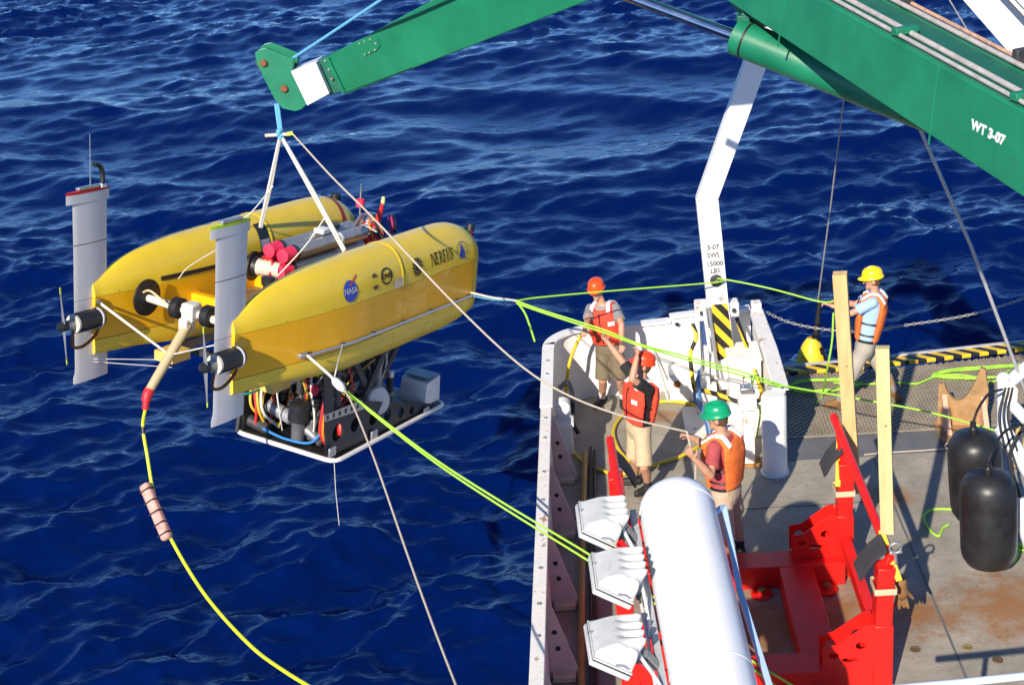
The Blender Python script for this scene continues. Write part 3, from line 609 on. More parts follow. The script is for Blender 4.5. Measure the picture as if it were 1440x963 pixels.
def tdecal(txt, size, x0, s0, m, name, par, sx=1.0, bold=0.0, off=.006, rot=0.0):
    me = text_mesh(txt, size, .001, sx, bold); bm = bmesh.new(); bm.from_mesh(me); bmesh.ops.triangulate(bm, faces=bm.faces)
    es = [e for e in bm.edges if e.calc_length() > .035]
    if es: bmesh.ops.subdivide_edges(bm, edges=es, cuts=2); bmesh.ops.triangulate(bm, faces=bm.faces)
    c, s_ = math.cos(rot), math.sin(rot)
    for v in bm.verts: x, y = v.co.x*c-v.co.y*s_, v.co.x*s_+v.co.y*c; v.co = smap(x0+x, max(0, s0+y), off)
    bm.to_mesh(me); bm.free(); return link(name, me, m, par, smooth=False)
ink = mat('black_print', (.025, .022, .01), .5); blue_p = mat('blue_print', (.03, .07, .42), .5); wh_p = mat('white_print', (.8, .8, .8), .5); red_p = mat('red_print', (.6, .05, .04), .5); brn = mat('brown_print', (.12, .07, .02), .5)
e = decal(circ(.118), 1.58, .15, blue_p, 'round_emblem', nearU1); tdecal('NASA', .085, 1.58, .15, wh_p, 'emblem_letters', nearU1, sx=1.0, bold=.003, off=.008)
decal([(-.02, .03), (.13, .13), (.12, .14), (-.03, .05)], 1.60, .17, red_p, 'emblem_swoosh', nearU1, .007)
decal(ringpoly(.0, .05, 10, 170, 12), 2.03, .205, brn, 'crescent_mark', nearU1); decal(ringpoly(.0, .052, 190, 350, 12), 2.03, .125, brn, 'crescent_mark', nearU1)
e = ringdec(.088, .112, 0, 360, 30, .85, 2.26, .18, ink, 'oval_emblem', nearU1); tdecal('ONR', .085, 2.26, .18, ink, 'emblem_letters', nearU1, bold=.002)
decal([(-.10, 0), (.08, 0), (.085, .10), (-.095, .095)], 2.49, .005, alu, 'silver_patch', nearU1, .006)
e = decal(circ(.052), 2.89, .16, ink, 'sun_emblem', nearU2)
for k in range(14):
    a = 2*math.pi*k/14; c, s_ = math.cos(a), math.sin(a)
    decal([(c*.062-s_*.014, s_*.062+c*.014), (c*.062+s_*.014, s_*.062-c*.014), (c*.108+s_*.013, s_*.108-c*.013), (c*.108-s_*.013, s_*.108+c*.013)], 2.89, .16, ink, 'emblem_ray', nearU2, .007)
# serifed name
def serif(letter, h, w):
    t, tn, sf = .24*w, .12*w, .085*h
    bar = lambda x0, x1, y0, y1: [(x0, y0), (x1, y0), (x1, y1), (x0, y1)]
    S = lambda x, y, ww=.42: bar(x-ww*w/2, x+ww*w/2, y-sf/2 if y > 0 else y, y if y > 0 else y+sf/2)
    if letter == 'N': return [bar(.08*w, .08*w+tn, 0, h), bar(.84*w, .84*w+tn, 0, h), [(.05*w, h), (.30*w, h), (.92*w, 0), (.80*w, 0)], S(.12*w, 0), S(.88*w, h), S(.1*w, h, .3)]
    if letter == 'E': return [bar(.15*w, .15*w+t, 0, h), bar(.04*w, .78*w, 0, sf), bar(.04*w, .76*w, h-sf, h), bar(.3*w, .62*w, .49*h, .49*h+sf), bar(.72*w, .79*w, 0, .2*h), bar(.70*w, .77*w, .82*h, h), bar(.58*w, .64*w, .4*h, .62*h)]
    if letter == 'R': return [bar(.15*w, .15*w+t, 0, h), S(.24*w, 0), bar(.04*w, .55*w, h-sf, h), bar(.3*w, .55*w, .46*h, .46*h+sf), [(.52*w, h), (.74*w, .9*h), (.78*w, .73*h), (.70*w, .54*h), (.52*w, .46*h), (.52*w, .52*h), (.58*w, .58*h), (.61*w, .73*h), (.57*w, .9*h), (.52*w, .95*h)], [(.40*w, .48*h), (.58*w, .48*h), (.95*w, 0), (.76*w, 0)]]
    if letter == 'U': return [bar(.12*w, .12*w+t, .2*h, h), bar(.80*w, .80*w+tn, .2*h, h), S(.22*w, h), S(.84*w, h, .3), [(.12*w, .22*h), (.2*w, .05*h), (.45*w, -.02*h), (.7*w, .03*h), (.88*w, .22*h), (.80*w, .22*h), (.66*w, .08*h), (.48*w, .05*h), (.37*w, .1*h), (.32*w, .22*h)]]
    if letter == 'S': return [[(.70*w, .97*h), (.70*w, .76*h), (.65*w, .76*h), (.55*w, .92*h), (.40*w, .93*h), (.32*w, .8*h), (.36*w, .68*h), (.68*w, .42*h), (.74*w, .24*h), (.66*w, .06*h), (.45*w, -.02*h), (.22*w, .04*h), (.17*w, .0), (.14*w, .0), (.14*w, .28*h), (.19*w, .28*h), (.27*w, .1*h), (.42*w, .05*h), (.54*w, .13*h), (.54*w, .27*h), (.2*w, .56*h), (.13*w, .76*h), (.2*w, .94*h), (.4*w, 1.01*h), (.6*w, .96*h)]]
x = 3.19
for ch in 'NEREUS':
    w_ = .083 if ch != 'N' else .098
    for poly in serif(ch, .145, w_): decal(poly, x, .105, ink, 'name_letter', nearU2)
    x += w_*.98
e = decal([(-.02, .10), (.03, -.06), (-.07, -.06)], 3.90, .16, blue_p, 'sail_emblem', nearU2)
decal([(-.01, .11), (.065, -.05), (.035, -.06)], 3.90, .16, blue_p, 'emblem_sail', nearU2, .006); decal([(-.08, -.068), (.075, -.068), (.05, -.09), (-.05, -.09)], 3.90, .16, blue_p, 'emblem_boat', nearU2, .006)
ringdec(.118, .127, -20, 200, 30, 1.0, 3.90, .15, blue_p, 'emblem_ring', nearU2)
decal([(0, 0), (.05, 0), (.03, .16), (0, .14)], 4.13, .30, mat('lime_mark', (.45, .68, .03), .5), 'lime_mark', nearU2)
# red mark on the far hull
rings = [[(x, SP+up_pt(x, R_(a), .004)[0], up_pt(x, R_(a), .004)[1]) for a in range(-72, 4, 6)] for x in (4.02, 4.09)]
MB().loft(rings, caps=False, closed=False).build('red_mark', mat('dark_red_mark', (.35, .03, .02), .5), farU2)
# dark recess and black slot on the inner face of the far hull
rings = [[(x, SP+up_pt(x, R_(a), .003)[0], up_pt(x, R_(a), .003)[1]) for a in range(-88, -30, 4)] for x in (2.36, 2.45, 2.54)]
MB().loft(rings, caps=False, closed=False).build('sling_recess', black_rub, farU1)
rings = [[(x, SP+up_pt(x, R_(a), .006)[0], up_pt(x, R_(a), .006)[1]) for a in range(-88, -62, 4)] for x in (2.37, 2.45, 2.53)]
MB().loft(rings, caps=False, closed=False).build('recess_liner', mat('lavender_foam', (.45, .42, .55), .6), farU1)
for y0 in (SP,):
    rings = []
    for x in xs_between(.78, 4.2, 20):
        w_ = max(up_pt(x, R_(a))[0] for a in range(60, 90, 2) if up_pt(x, R_(a))[1] > Z1+.06); rings.append([(x, y0-w_-.014, Z1+.04), (x, y0-w_-.012, Z1+.085), (x, y0-w_+.03, Z1+.085), (x, y0-w_+.03, Z1+.04)])
    MB().loft(rings).build('rub_strip', black_rub, vh)
# gunwale rail on the near hull
pts = [(x, -SP-hw(x)-.03, .24-.012*x) for x in (.9, 1.6, 2.4, 3.2, 4.12)]
rail = MB().tube(pts, .018, 8).build('handling_rail', alu, vh)
for x in (.95, 1.45, 2.0, 2.6, 3.2, 3.8, 4.08): MB().box((x, -SP-hw(x)-.012, .24-.012*x), (.05, .04, .05)).build('rail_bracket', dark_steel, rail, bevel=.004)
MB().box((.83, -SP-hw(.83)-.02, .25), (.12, .05, .05)).build('tow_bracket', alu, vh, bevel=.006)

# --- fins with thrusters
def airfoil(xc, ch, th, z, y, n=16):
    r = []
    for i in range(n):
        a = 2*math.pi*i/n; u = .5*(1+math.cos(a)); v = math.copysign(1, math.sin(a))*th*(1.4*math.sqrt(max(u, 0))*(1-u)**.8+.06) if 0 < i < n else 0
        r.append((xc+ch*(.5-u), y+v*.8, z))
    return r
def fin(y0, tape, far):
    prof = [(-.27, .50, -.012), (-.20, .50, -.012), (-.15, .48, .0), (-.1, .47, 0), (.8, .47, 0), (1.2, .47, 0), (1.64, .48, 0)]
    f = MB().loft([airfoil(-.04+d, c, .045, z, y0) for z, c, d in prof]).build('fin', fin_mat, vh, smooth=True, angle=50)
    MB().loft([airfoil(-.065, .60, .05, z, y0) for z in (1.64, 1.735)]).build('tip_cap', fin_mat, f, angle=50)
    MB().loft([airfoil(-.065, .604, .0515, z, y0) for z in (1.736, 1.765)]).build('tip_tape', tape, f, angle=50)
    for z in (1.205, .62, .28): MB().loft([airfoil(-.04, .474, .0462, z+d, y0) for d in (0, .008 if z > 1 else .004)]).build('seam_line', LINE, f, angle=50)
    MB().box((-.06, y0, 1.785), (.3, .05, .03)).build('tip_fitting', alu, f, bevel=.006)
    ty = y0-.11; tz = .43
    th = MB().lathe([(0, .05), (.01, .10), (.06, .105), (.34, .105), (.37, .085), (.38, .05)], (-.02, ty, tz), (-1, 0, .03), 24).build('thruster', black_pl, vh)
    MB().lathe([(.045, .112), (.065, .112)], (-.02, ty, tz), (-1, 0, .03), 24).build('clamp_ring', reflect, th); MB().lathe([(.36, .098), (.385, .095)], (-.02, ty, tz), (-1, 0, .03), 24).build('clamp_ring', mat('cream_ring', (.6, .55, .45), .5), th)
    MB().lathe([(.38, .05), (.47, .05), (.48, .04)], (-.02, ty, tz), (-1, 0, .03), 16).build('motor_shaft', wire_m, th)
    hx = -.53
    pr = MB().lathe([(0, .02), (.02, .05), (.09, .05), (.13, .02)], (hx+.05, ty, tz+.015), (-1, 0, .03), 16).build('propeller_hub', black_pl, vh)
    for sg in (1, -1):
        rings = []; rt = []
        for i in range(8):
            t = i/7; r = .04+t*.37; c = .046*(1-.5*t**2)+.006; tw = R_(62-22*t); n = 8; z = tz+.015+sg*r; off = -.04*sg*t
            ring = [(hx+c*math.cos(2*math.pi*k/n)*math.cos(tw)-.006*math.sin(2*math.pi*k/n)+off, ty+c*math.cos(2*math.pi*k/n)*math.sin(tw)+.006*math.sin(2*math.pi*k/n), z) for k in range(n)]
            rings.append(ring)
        MB().loft(rings[:7]).build('blade', mat('grey_blade', (.22, .23, .25), .4, var=.1), pr, angle=60)
        MB().loft(rings[6:]).build('blade_tip', mat('lime_tip', (.55, .75, .03), .5), pr, angle=60)
    MB().tube(crv([(-.40, ty, tz-.06), (-.42, ty, tz-.22), (-.25, ty+.02, tz-.27), (-.05, ty+.04, tz-.2), (.02, ty+.05, tz-.1)]), .017, 8).build('thruster_cable', mat('orange_brown_cable', (.20, .07, .02), .5), th)
    return f
ffar = fin(SP, mat('red_tape', (.62, .02, .03), .5), True); fnear = fin(-SP, mat('lime_tape', (.55, .78, .03), .5), False)
MB().tube([(-.03, SP, 1.75), (-.03, SP, 2.32)], [.007, .004], 6).build('whip_antenna', alu, ffar)
MB().tube(crv([(.14, SP, 1.76), (.14, SP, 1.9), (.10, SP, 1.98), (.02, SP, 2.01)]), .025, 8).build('snorkel_hose', black_rub, ffar)
MB().lathe([(0, .05), (.03, .04)], (.14, SP, 1.765), (0, 0, 1), 12).build('hose_collar', alu, ffar)
# thruster brackets joining fins to thrusters
for y0 in (SP, -SP): MB().box((-.12, y0-.05, .43), (.16, .1, .09)).build('thruster_bracket', black_pl, vh, bevel=.01)

# --- tail cross-shaft and tether arm
MB().tube([(.53, .74, .55), (.47, -.75, .50)], .043, 16).build('cross_shaft', mat('off_white_shaft', (.66, .62, .52), .45, var=.1), vh)
for y_, s_ in ((.62, 1), (-.62, 1)): MB().lathe([(0, .20), (.02, .2), (.022, .15), (.03, .13), (.03, .0)], (.52, y_+(.05 if y_ > 0 else 0), .55), (0, -1, 0), 28).build('shaft_port', black_rub, vh)
for y_ in (.21, -.20): MB().lathe([(0, .10), (.01, .115), (.10, .115), (.11, .10)], (.50, y_+.055, .535), (0, -1, 0), 24).build('rubber_collar', black_rub, vh)
off_w = mat('white_casting', (.70, .67, .60), .45, var=.08)
brk = MB(); brk.box((.47, .01, .545), (.17, .15, .20)); brk.box((.40, .01, .42), (.16, .11, .16)); brk.build('pivot_casting', off_w, vh, bevel=.025)
arm = MB().tube([(.40, 0, .42), (-.19, 0, -.165)], [.055, .046], 18).build('tether_arm', tan_pole, vh)
MB().tube(crv([(-.16, 0, -.14), (-.20, 0, -.19), (-.215, 0, -.25), (-.225, 0, -.33)]), [.055]*8+[.05]*8+[.035]*9, 14).build('bend_boot', mat('red_boot', (.55, .02, .03), .5), arm)
MB().tube(crv([(.45, .66, .62), (.40, .5, .68), (.42, .3, .58), (.45, .18, .56)]), .012, 8).build('arm_cable', mat('cream_cable', (.6, .5, .25), .5), vh)
for a, b in (((-.02, SP-.02, .62), (.15, .03, .16)), ((-.02, SP-.02, .60), (.15, .03, .15)), ((.15, -.03, .17), (-.1, -SP+.03, .55)), ((-.05, SP, -.05), (.42, .35, -.05)), ((-.05, SP, -.08), (.45, .25, -.12))):
    MB().tube([a, b], .0075 if a[2] > .1 else .004, 6).build('stay_line', rope_wh, vh)

# --- equipment bay between the hulls
bay = MB(); bay.box((2.6, 0, .30), (2.9, 1.3, .05)); bay.build('bay_floor', mat('bay_brown', (.22, .15, .07), .6, var=.3), vh)
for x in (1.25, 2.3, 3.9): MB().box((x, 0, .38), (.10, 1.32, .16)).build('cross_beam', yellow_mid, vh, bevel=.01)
for y_, z_ in ((.21, .87), (.02, .845), (.235, .68), (.055, .655)):
    t_ = MB().lathe([(0, .082), (1.45, .082), (1.47, .06)], (2.16, y_, z_), (1, 0, 0), 22).build('pressure_tube', mat('dull_titanium', (.46, .43, .39), .42, .6, var=.2, scale=8), vh)
    MB().lathe([(-.16, .045), (-.155, .078), (-.02, .084), (.01, .09)], (2.16, y_, z_), (1, 0, 0), 22).build('end_cap', pinkcap, t_)
    MB().lathe([(.01, .092), (.07, .092)], (2.16, y_, z_), (1, 0, 0), 22).build('cap_band', dark_steel, t_)
    MB().lathe([(.9, .086), (.94, .086)], (2.16, y_, z_), (1, 0, 0), 22).build('tube_clamp', wh_p, t_)
MB().box((2.9, .12, .97), (.16, .14, .06)).build('connector', wh_p, vh, bevel=.012); MB().box((3.1, .14, .97), (.22, .12, .07)).build('connector', dark_steel, vh, bevel=.012)
wn_ = MB().lathe([(0, .17), (.03, .17), (.035, .12), (.08, .11)], (1.98, .42, .66), (.2, -1, 0), 28).build('winch_flange', black_rub, vh)
MB().lathe([(.06, .095), (.1, .1), (.13, .09), (.16, .1), (.19, .09), (.22, .1), (.25, .09), (.36, .085)], (1.98, .42, .66), (.2, -1, 0), 24).build('winch_drum', mat('cream_drum', (.62, .56, .44), .5, var=.15), wn_)
MB().tube(crv([(2.02, .3, .78), (2.0, .16, .77), (1.95, .14, .63), (1.9, .2, .48)]), .013, 6).build('winch_hose', red, wn_)
MB().lathe([(0, .055), (.16, .055), (.165, .075), (.24, .08), (.25, .06)], (1.45, -.22, .52), (0, 0, 1), 18).build('valve_post', black_pl, vh)
MB().ell((4.18, .30, .80), (.15, .15, .15)).build('instrument_sphere', mat('steel_sphere', (.5, .52, .55), .22, .85, var=.1), vh)
MB().lathe([(0, .12), (.05, .12), (.06, .09), (.07, 0)], (4.42, .14, .78), (.6, -.6, .1), 20).build('camera_port', mat('dark_lens', (.02, .015, .03), .15), vh)
MB().lathe([(0, .125), (.02, .125)], (4.41, .15, .78), (.6, -.6, .1), 20).build('port_ring', mat('magenta_ring', (.4, .03, .15), .4), vh)
MB().tube([(4.05, .18, .62), (4.10, .16, .80), (4.16, .15, .95), (4.2, .14, 1.08)], [.012, .032, .036, .018], 10).build('beacon_rod', red, vh)
MB().lathe([(0, .02), (.04, .03), (.1, .02)], (4.205, .14, 1.07), (.1, 0, 1), 10).build('beacon_tip', mat('pale_gold', (.6, .55, .25), .4), vh)
MB().lathe([(0, .03), (.01, .055), (.1, .055), (.11, .03)], (4.12, .42, 1.0), (0, 0, 1), 14).build('pink_float', pinkcap, vh); MB().tube([(4.12, .42, .9), (4.12, .42, 1.3)], .01, 6).build('float_stem', alu, vh)
for a, b in (((3.85, -.1, .6), (4.15, .32, .72)), ((3.75, .15, .62), (4.1, .1, .85)), ((3.7, .3, .72), (4.0, .3, .95)), ((3.9, -.2, .55), (3.95, .25, .55))): MB().beam(a, b, .04, .05).build('frame_bar', wh_p if a[0] > 3.8 else alu, vh, bevel=.004)
for k in range(3): MB().beam((3.75+.12*k, -.05+.03*k, .52), (3.8+.12*k, .1, .72), .05, .07).build('red_bracket', red, vh, bevel=.005)
for k in range(5):
    MB().tube(crv([(3.5+.1*k, .1-.05*k, .6), (3.7+.1*k, .2, .82+.03*k), (3.95+.05*k, .05, .75), (4.05, -.1+.05*k, .55)]), .011, 6).build('bay_cable', [black_rub, rope_wh, red, mat('orange_cable', (.65, .25, .03), .5), black_rub][k], vh)
# nose lights
q = VL(661, 322, 0, 4.40); nl = MB().lathe([(-.07, .055), (.0, .055), (.055, .055), (.06, .05)], q, (.25, 0, 1), 16).build('strobe', black_rub, vh); MB().lathe([(-.10, .05), (-.03, .056)], q, (.25, 0, 1), 16).build('strobe_band', red, nl)
q = VL(472, 276, 1, SP+.02); MB().lathe([(-.05, .065), (.0, .065), (.035, .06), (.04, .03)], q, (0, 0, 1), 16).build('vent_cap', black_rub, vh)

# --- keel channels and foam blocks
for y_ in (-.78, .78):
    MB().box((2.5, y_, -.20), (3.0, .05, .10)).build('keel_channel', grey_steel, vh, bevel=.004)
    MB().box((.86, y_+.02 if y_ < 0 else y_-.18, -.16), (.30, .26, .12)).build('foam_block', mat('yellow_foam', (.66, .45, .12), .7, var=.15, bump=.3), vh, bevel=.008)
for x in (1.2, 2.2, 3.3): MB().box((x, 0, -.2), (.08, 1.5, .07)).build('keel_beam', dark_steel, vh, bevel=.005)
# --- work package slung underneath
wk = MB(); ZF = -1.35; xa, xb, ya, yb = 1.84, 4.28, -.93, .50; r = .12
def rrect(z): return [(xa+r, ya, z)]+[(xb-r, ya, z)]+[(xb-r+r*math.sin(t), ya+r-r*math.cos(t), z) for t in (.5, 1.0)]+[(xb, ya+r, z), (xb, yb-r, z)]+[(xb-r+r*math.cos(t), yb-r+r*math.sin(t), z) for t in (.5, 1.0)]+[(xb-r, yb, z), (xa+r, yb, z)]+[(xa+r-r*math.sin(t), yb-r+r*math.cos(t), z) for t in (.5, 1.0)]+[(xa, yb-r, z), (xa, ya+r, z)]+[(xa+r-r*math.cos(t), ya+r-r*math.sin(t), z) for t in (.5, 1.0)]
MB().tube(rrect(ZF), .028, 10, closed=True).build('bumper_rail', mat('white_bumper', (.74, .72, .68), .5, var=.08, dirt=.2), vh)
tray = MB().box((3.06, -.215, ZF+.012), (2.36, 1.36, .02)).build('tray', mat('black_tray', (.012, .012, .013), .45, var=.2), vh)
def plate2d(outer, holes, yv, th, name, m, parent):
    cu = bpy.data.curves.new('pl', 'CURVE'); cu.dimensions = '2D'; cu.fill_mode = 'BOTH'; cu.extrude = th/2
    for lp in [outer]+holes:
        sp = cu.splines.new('POLY'); sp.points.add(len(lp)-1); sp.use_cyclic_u = True
        for pt, (x, z) in zip(sp.points, lp): pt.co = (x, z, 0, 1)
    o = bpy.data.objects.new('pl', cu); COL.objects.link(o); me = bpy.data.meshes.new_from_object(o.evaluated_get(bpy.context.evaluated_depsgraph_get())); bpy.data.objects.remove(o)
    for v in me.vertices: x, z, t = v.co; v.co = (x, yv+t, z)
    return link(name, me, m, parent, smooth=False)
YS = -.86
pp = [VL(x, y, 1, YS) for x, y in ((454, 520), (469, 524), (468, 579), (510, 564), (603.5, 567), (608, 577), (458, 642))]
outer = [(p.x, p.z) for p in pp]; holes = []
for x, y, rr in ((474, 608, .105), (499, 596, .095), (524, 588, .085), (544, 583, .075), (562.6, 580, .07), (578, 577, .055)):
    q = VL(x, y, 1, YS); holes.append([(q.x+rr*math.cos(2*math.pi*i/18), q.z+rr*math.sin(2*math.pi*i/18)) for i in range(18)])
sp_ = plate2d(outer, holes, YS, .02, 'side_plate', mat('dark_grey_plate', (.035, .036, .04), .45, var=.15, dirt=.1), vh)
a = [VL(x, y, 1, YS-.014) for x, y in ((455, 584), (508, 562), (511, 575), (456, 593))]
MB().add(a+[p+Vector((0, -.008, 0)) for p in a], [(0, 1, 2, 3), (7, 6, 5, 4), (0, 4, 5, 1), (1, 5, 6, 2), (2, 6, 7, 3), (3, 7, 4, 0)]).build('slotted_strip', alu, sp_, smooth=False)
for k in range(6):
    t = (k+.6)/6.4; q = VL(456+54*t, 589-20.5*t, 1, YS-.024); MB().box(q, (.035, .006, .05)).build('slot', black_pl, sp_)
for x, y in ((467, 635), (526, 611), (599, 579)):
    q = VL(x, y, 1, YS-.05); MB().box(q, (.13, .03, .11)).build('rail_clip', alu, sp_, bevel=.01)
plate2d([(1.9, -1.33), (4.1, -1.33), (4.1, -1.0), (2.6, -.98), (2.1, -.85), (1.9, -.8)], [], .43, .02, 'side_plate', mat('dark_grey_plate', (.03, .03, .03)), vh)
# struts from the hulls to the tray
for a, b in (((2.0, -.80, -.18), (2.02, -.82, -.85)), ((2.0, .45, -.18), (1.95, .42, -.85)), ((3.2, -.72, -.2), (2.55, -.75, -1.0)), ((2.35, -.72, -.2), (3.0, -.7, -1.1)), ((3.35, .40, -.2), (3.0, .38, -1.1)), ((3.6, -.7, -.2), (3.0, -.55, -1.15)), ((1.86, .46, ZF), (2.0, .46, -.6))):
    MB().beam(a, b, .09, .045, up=(0, 1, 0)).build('strut', dark_steel, vh, bevel=.006)
# silver box at the front of the tray
bq = [(3.86, -.86), (4.24, -.86), (4.24, -.36), (3.86, -.36)]
MB().prism([(0, 0), (.36, 0), (.34, .34), (.05, .30)], (3.88, -.46, ZF+.05), (1, 0, 0), (0, 0, 1), .40).build('silver_box', mat('brushed_box', (.80, .80, .79), .35, .1, var=.15, scale=4), vh, smooth=False, bevel=.012)
MB().box((4.08, -.66, ZF+.402), (.27, .37, .012)).build('box_lid', mat('blue_grey_lid', (.12, .18, .24), .35), vh, bevel=.004)
# motors, canisters, hoses in the tray
rnd = random.Random(5)
def can(x, y, z, r, h, ax, m, name='canister'): MB().lathe([(0, r*.7), (.012, r), (h*.75, r), (h*.78, r*1.06), (h*.9, r*1.06), (h, r*.8)], (x, y, z), ax, 18).build(name, m, vh)
can(2.12, -.42, ZF+.06, .075, .26, (0, 0, 1), mat('grey_canister', (.10, .105, .11), .45)); can(1.99, -.30, ZF+.06, .08, .28, (0, 0, 1), mat('grey_canister', (.10, .105, .11))); can(1.99, -.30, ZF+.30, .13, .24, (0, -.1, 1), black_pl, 'motor'); can(2.0, .12, ZF+.07, .07, .36, (.1, 1, .1), dark_steel); can(2.02, -.62, ZF+.1, .06, .3, (.2, 1, .3), alu)
can(2.3, -.05, ZF+.10, .1, .55, (1, .1, .1), black_pl, 'motor'); can(2.5, -.55, ZF+.12, .09, .5, (1, 0, .2), dark_steel); can(2.25, .28, ZF+.08, .08, .5, (.6, 0, 1), black_rub)
can(2.9, -.3, ZF+.1, .13, .5, (0, .2, 1), black_pl); can(2.75, .2, ZF+.2, .11, .6, (.4, 0, 1), dark_steel); can(2.6, -.2, ZF+.55, .1, .5, (1, -.3, .1), black_pl); can(3.1, .05, ZF+.5, .12, .5, (.3, .1, 1), dark_steel)
for k, (x, y, h_) in enumerate(((3.30, -.50, .5), (3.52, -.55, .42), (3.42, -.28, .62), (3.64, -.30, .55), (3.2, -.2, .66))):
    can(x, y, ZF+.05, .07, h_*.55, (0, 0, 1), [mat('pale_canister', (.55, .54, .52), .4, .3), grey_steel][k % 2]); can(x, y, ZF+.05+h_*.55, .045, h_*.55, (0, 0, 1), dark_steel)
    MB().lathe([(0, .05), (.07, .05)], (x, y, ZF+.04+h_*1.05), (0, 0, 1), 12).build('canister_cap', alu, vh)
MB().lathe([(0, .16), (.03, .17), (.05, .15), (.055, .05)], (2.86, -.80, ZF+.42), (-.3, -1, .3), 24).build('round_cover', mat('pale_cover', (.5, .52, .54), .35, .3), vh)
MB().tube([(.62+.17*math.cos(t*.5), -.62+.1*math.sin(t*.5), -.2) for t in range(13)], .015, 6).build('hose_loop', mat('teal_hose', (.02, .25, .2), .5), vh)
hose_cols = [mat('red_hose', (.55, .03, .03), .5), mat('yellow_cable', (.65, .42, .03), .5), mat('orange_cable', (.65, .25, .03)), black_rub, rope_wh, mat('bright_blue_cable', (.03, .2, .55), .5)]
for k in range(13):
    x0 = 1.92+.05*rnd.random(); y0 = -.76+.092*k+.04*rnd.random()*0; p0 = Vector((2.0+.3*rnd.random(), y0, -.25)); p3 = Vector((1.98+.5*rnd.random(), y0+.2*(rnd.random()-.5), ZF+.08))
    mid1 = p0.lerp(p3, .33)+Vector((-.08+.1*rnd.random(), .12*(rnd.random()-.5), -.05)); mid2 = p0.lerp(p3, .7)+Vector((-.12*rnd.random(), .14*(rnd.random()-.5), .02))
    MB().tube(crv([p0, mid1, mid2, p3], 8), .008+.006*rnd.random(), 6).build('hose', hose_cols[k % 5], vh)
for k, yb_ in enumerate((-.74, -.70, -.66)):
    MB().tube(crv([(2.0, yb_, -.45), (1.93, yb_-.02, -.75), (1.95, yb_+.02, -1.1), (2.05, yb_, -1.28)]), .019, 8).build('hose', [hose_cols[0], hose_cols[2], hose_cols[0]][k], vh)
for k, yb_ in enumerate((.30, .26, .20, .35)):
    MB().tube(crv([(2.0, yb_, -.55), (1.96, yb_+.02, -.8), (1.94, yb_-.03, -1.05), (1.97+.08*k, yb_-.06*k, -1.28)]), .017, 8).build('hose', [hose_cols[0], hose_cols[1], rope_wh, hose_cols[1]][k], vh)
MB().tube(crv([(1.92, .15, ZF+.1), (1.90, -.2, ZF+.07), (1.90, -.55, ZF+.12), (2.0, -.66, ZF+.3)]), .016, 8).build('hose', hose_cols[5], vh)
for k in range(9):
    c_ = Vector((2.2+rnd.random()*1.3, -.7+rnd.random()*1.0, ZF+.3+rnd.random()*.4)); rr = .08+.08*rnd.random()
    MB().tube(crv([c_+Vector((rr*math.cos(t), rr*math.sin(t)*.8, .06*t*(1 if k % 2 else -1))) for t in (0, 1.2, 2.4, 3.6, 4.6)]), .012, 6).build('cable_loop', hose_cols[(k*2) % 6], vh)
MB().lathe([(0, .04), (.09, .06), (.15, .05), (.2, .02)], VL(480, 612, 1, -.78), (.3, .3, 1), 14).build('red_valve', red, vh); MB().ell(VL(443, 548, 1, -.6), (.05, .05, .07)).build('red_bottle', pinkcap, vh)
for k in range(6):
    q = Vector((2.5+.28*k, -.45+.1*(k % 3), -.32-.05*(k % 2))); MB().box(q, (.12, .1, .09)).build('junction_box', [dark_steel, alu, black_pl][k % 3], vh, bevel=.008)

# denser machinery filling the space between tray and hulls
for k in range(26):
    x_ = 2.05+rnd.random()*1.75; y_ = -.72+rnd.random()*1.05; z_ = ZF+.05+rnd.random()*.75; r_ = .035+.05*rnd.random(); ax_ = [(0, 0, 1), (1, .1, 0), (.1, 1, .2), (.5, 0, 1)][k % 4]
    can(x_, y_, z_, r_, .18+.28*rnd.random(), ax_, [black_pl, dark_steel, grey_steel, black_rub, alu][k % 5])
for k in range(16):
    p0 = Vector((1.95+rnd.random()*1.6, -.78+rnd.random()*1.1, -.25-.2*rnd.random())); p3 = Vector((1.92+rnd.random()*1.5, -.78+rnd.random()*1.1, ZF+.12+.2*rnd.random()))
    MB().tube(crv([p0, p0.lerp(p3, .4)+Vector((.15*(rnd.random()-.5), .2*(rnd.random()-.5), 0)), p0.lerp(p3, .75)+Vector((.2*(rnd.random()-.5), .2*(rnd.random()-.5), -.05)), p3]), .007+.006*rnd.random(), 6).build('cable', [black_rub, hose_cols[1], rope_wh, black_rub, hose_cols[2], hose_cols[0]][k % 6], vh)
# ------------------------------------------------------------------ white tank with floodlights
td = ray(532, -1300).normalized(); te = CAM+ray(950, 707).normalized()*11.4; TR = .30
tk = thing('white_tank', 'long white cylinder in the foreground with a rounded end', 'tank', te-td*2)
prof = [(-.02, .02), (.0, .12), (.03, .2), (.08, .26), (.15, .293), (.2, TR), (7.0, TR)]
tb = MB().lathe(prof, te+td*.12, -td, 56).build('tank_body', mat('tank_white', (.83, .84, .86), .28, var=.025, bump=.02, bscale=6, scale=2, dirt=.05), tk, angle=50)
for ws in (1.75, 3.3): MB().lathe([(ws, TR+.001), (ws+.008, TR+.004), (ws+.016, TR+.001)], te+td*.12, -td, 56, caps=False).build('weld_ring', mat('tank_white', (.83, .84, .86)), tb)
MB().lathe([(.205, TR+.003), (.212, TR+.004), (.219, TR+.003)], te+td*.12, -td, 56).build('weld_ring', white_clean, tb)
tside = td.cross(Vector((0, 0, 1))).normalized(); tup = tside.cross(td)
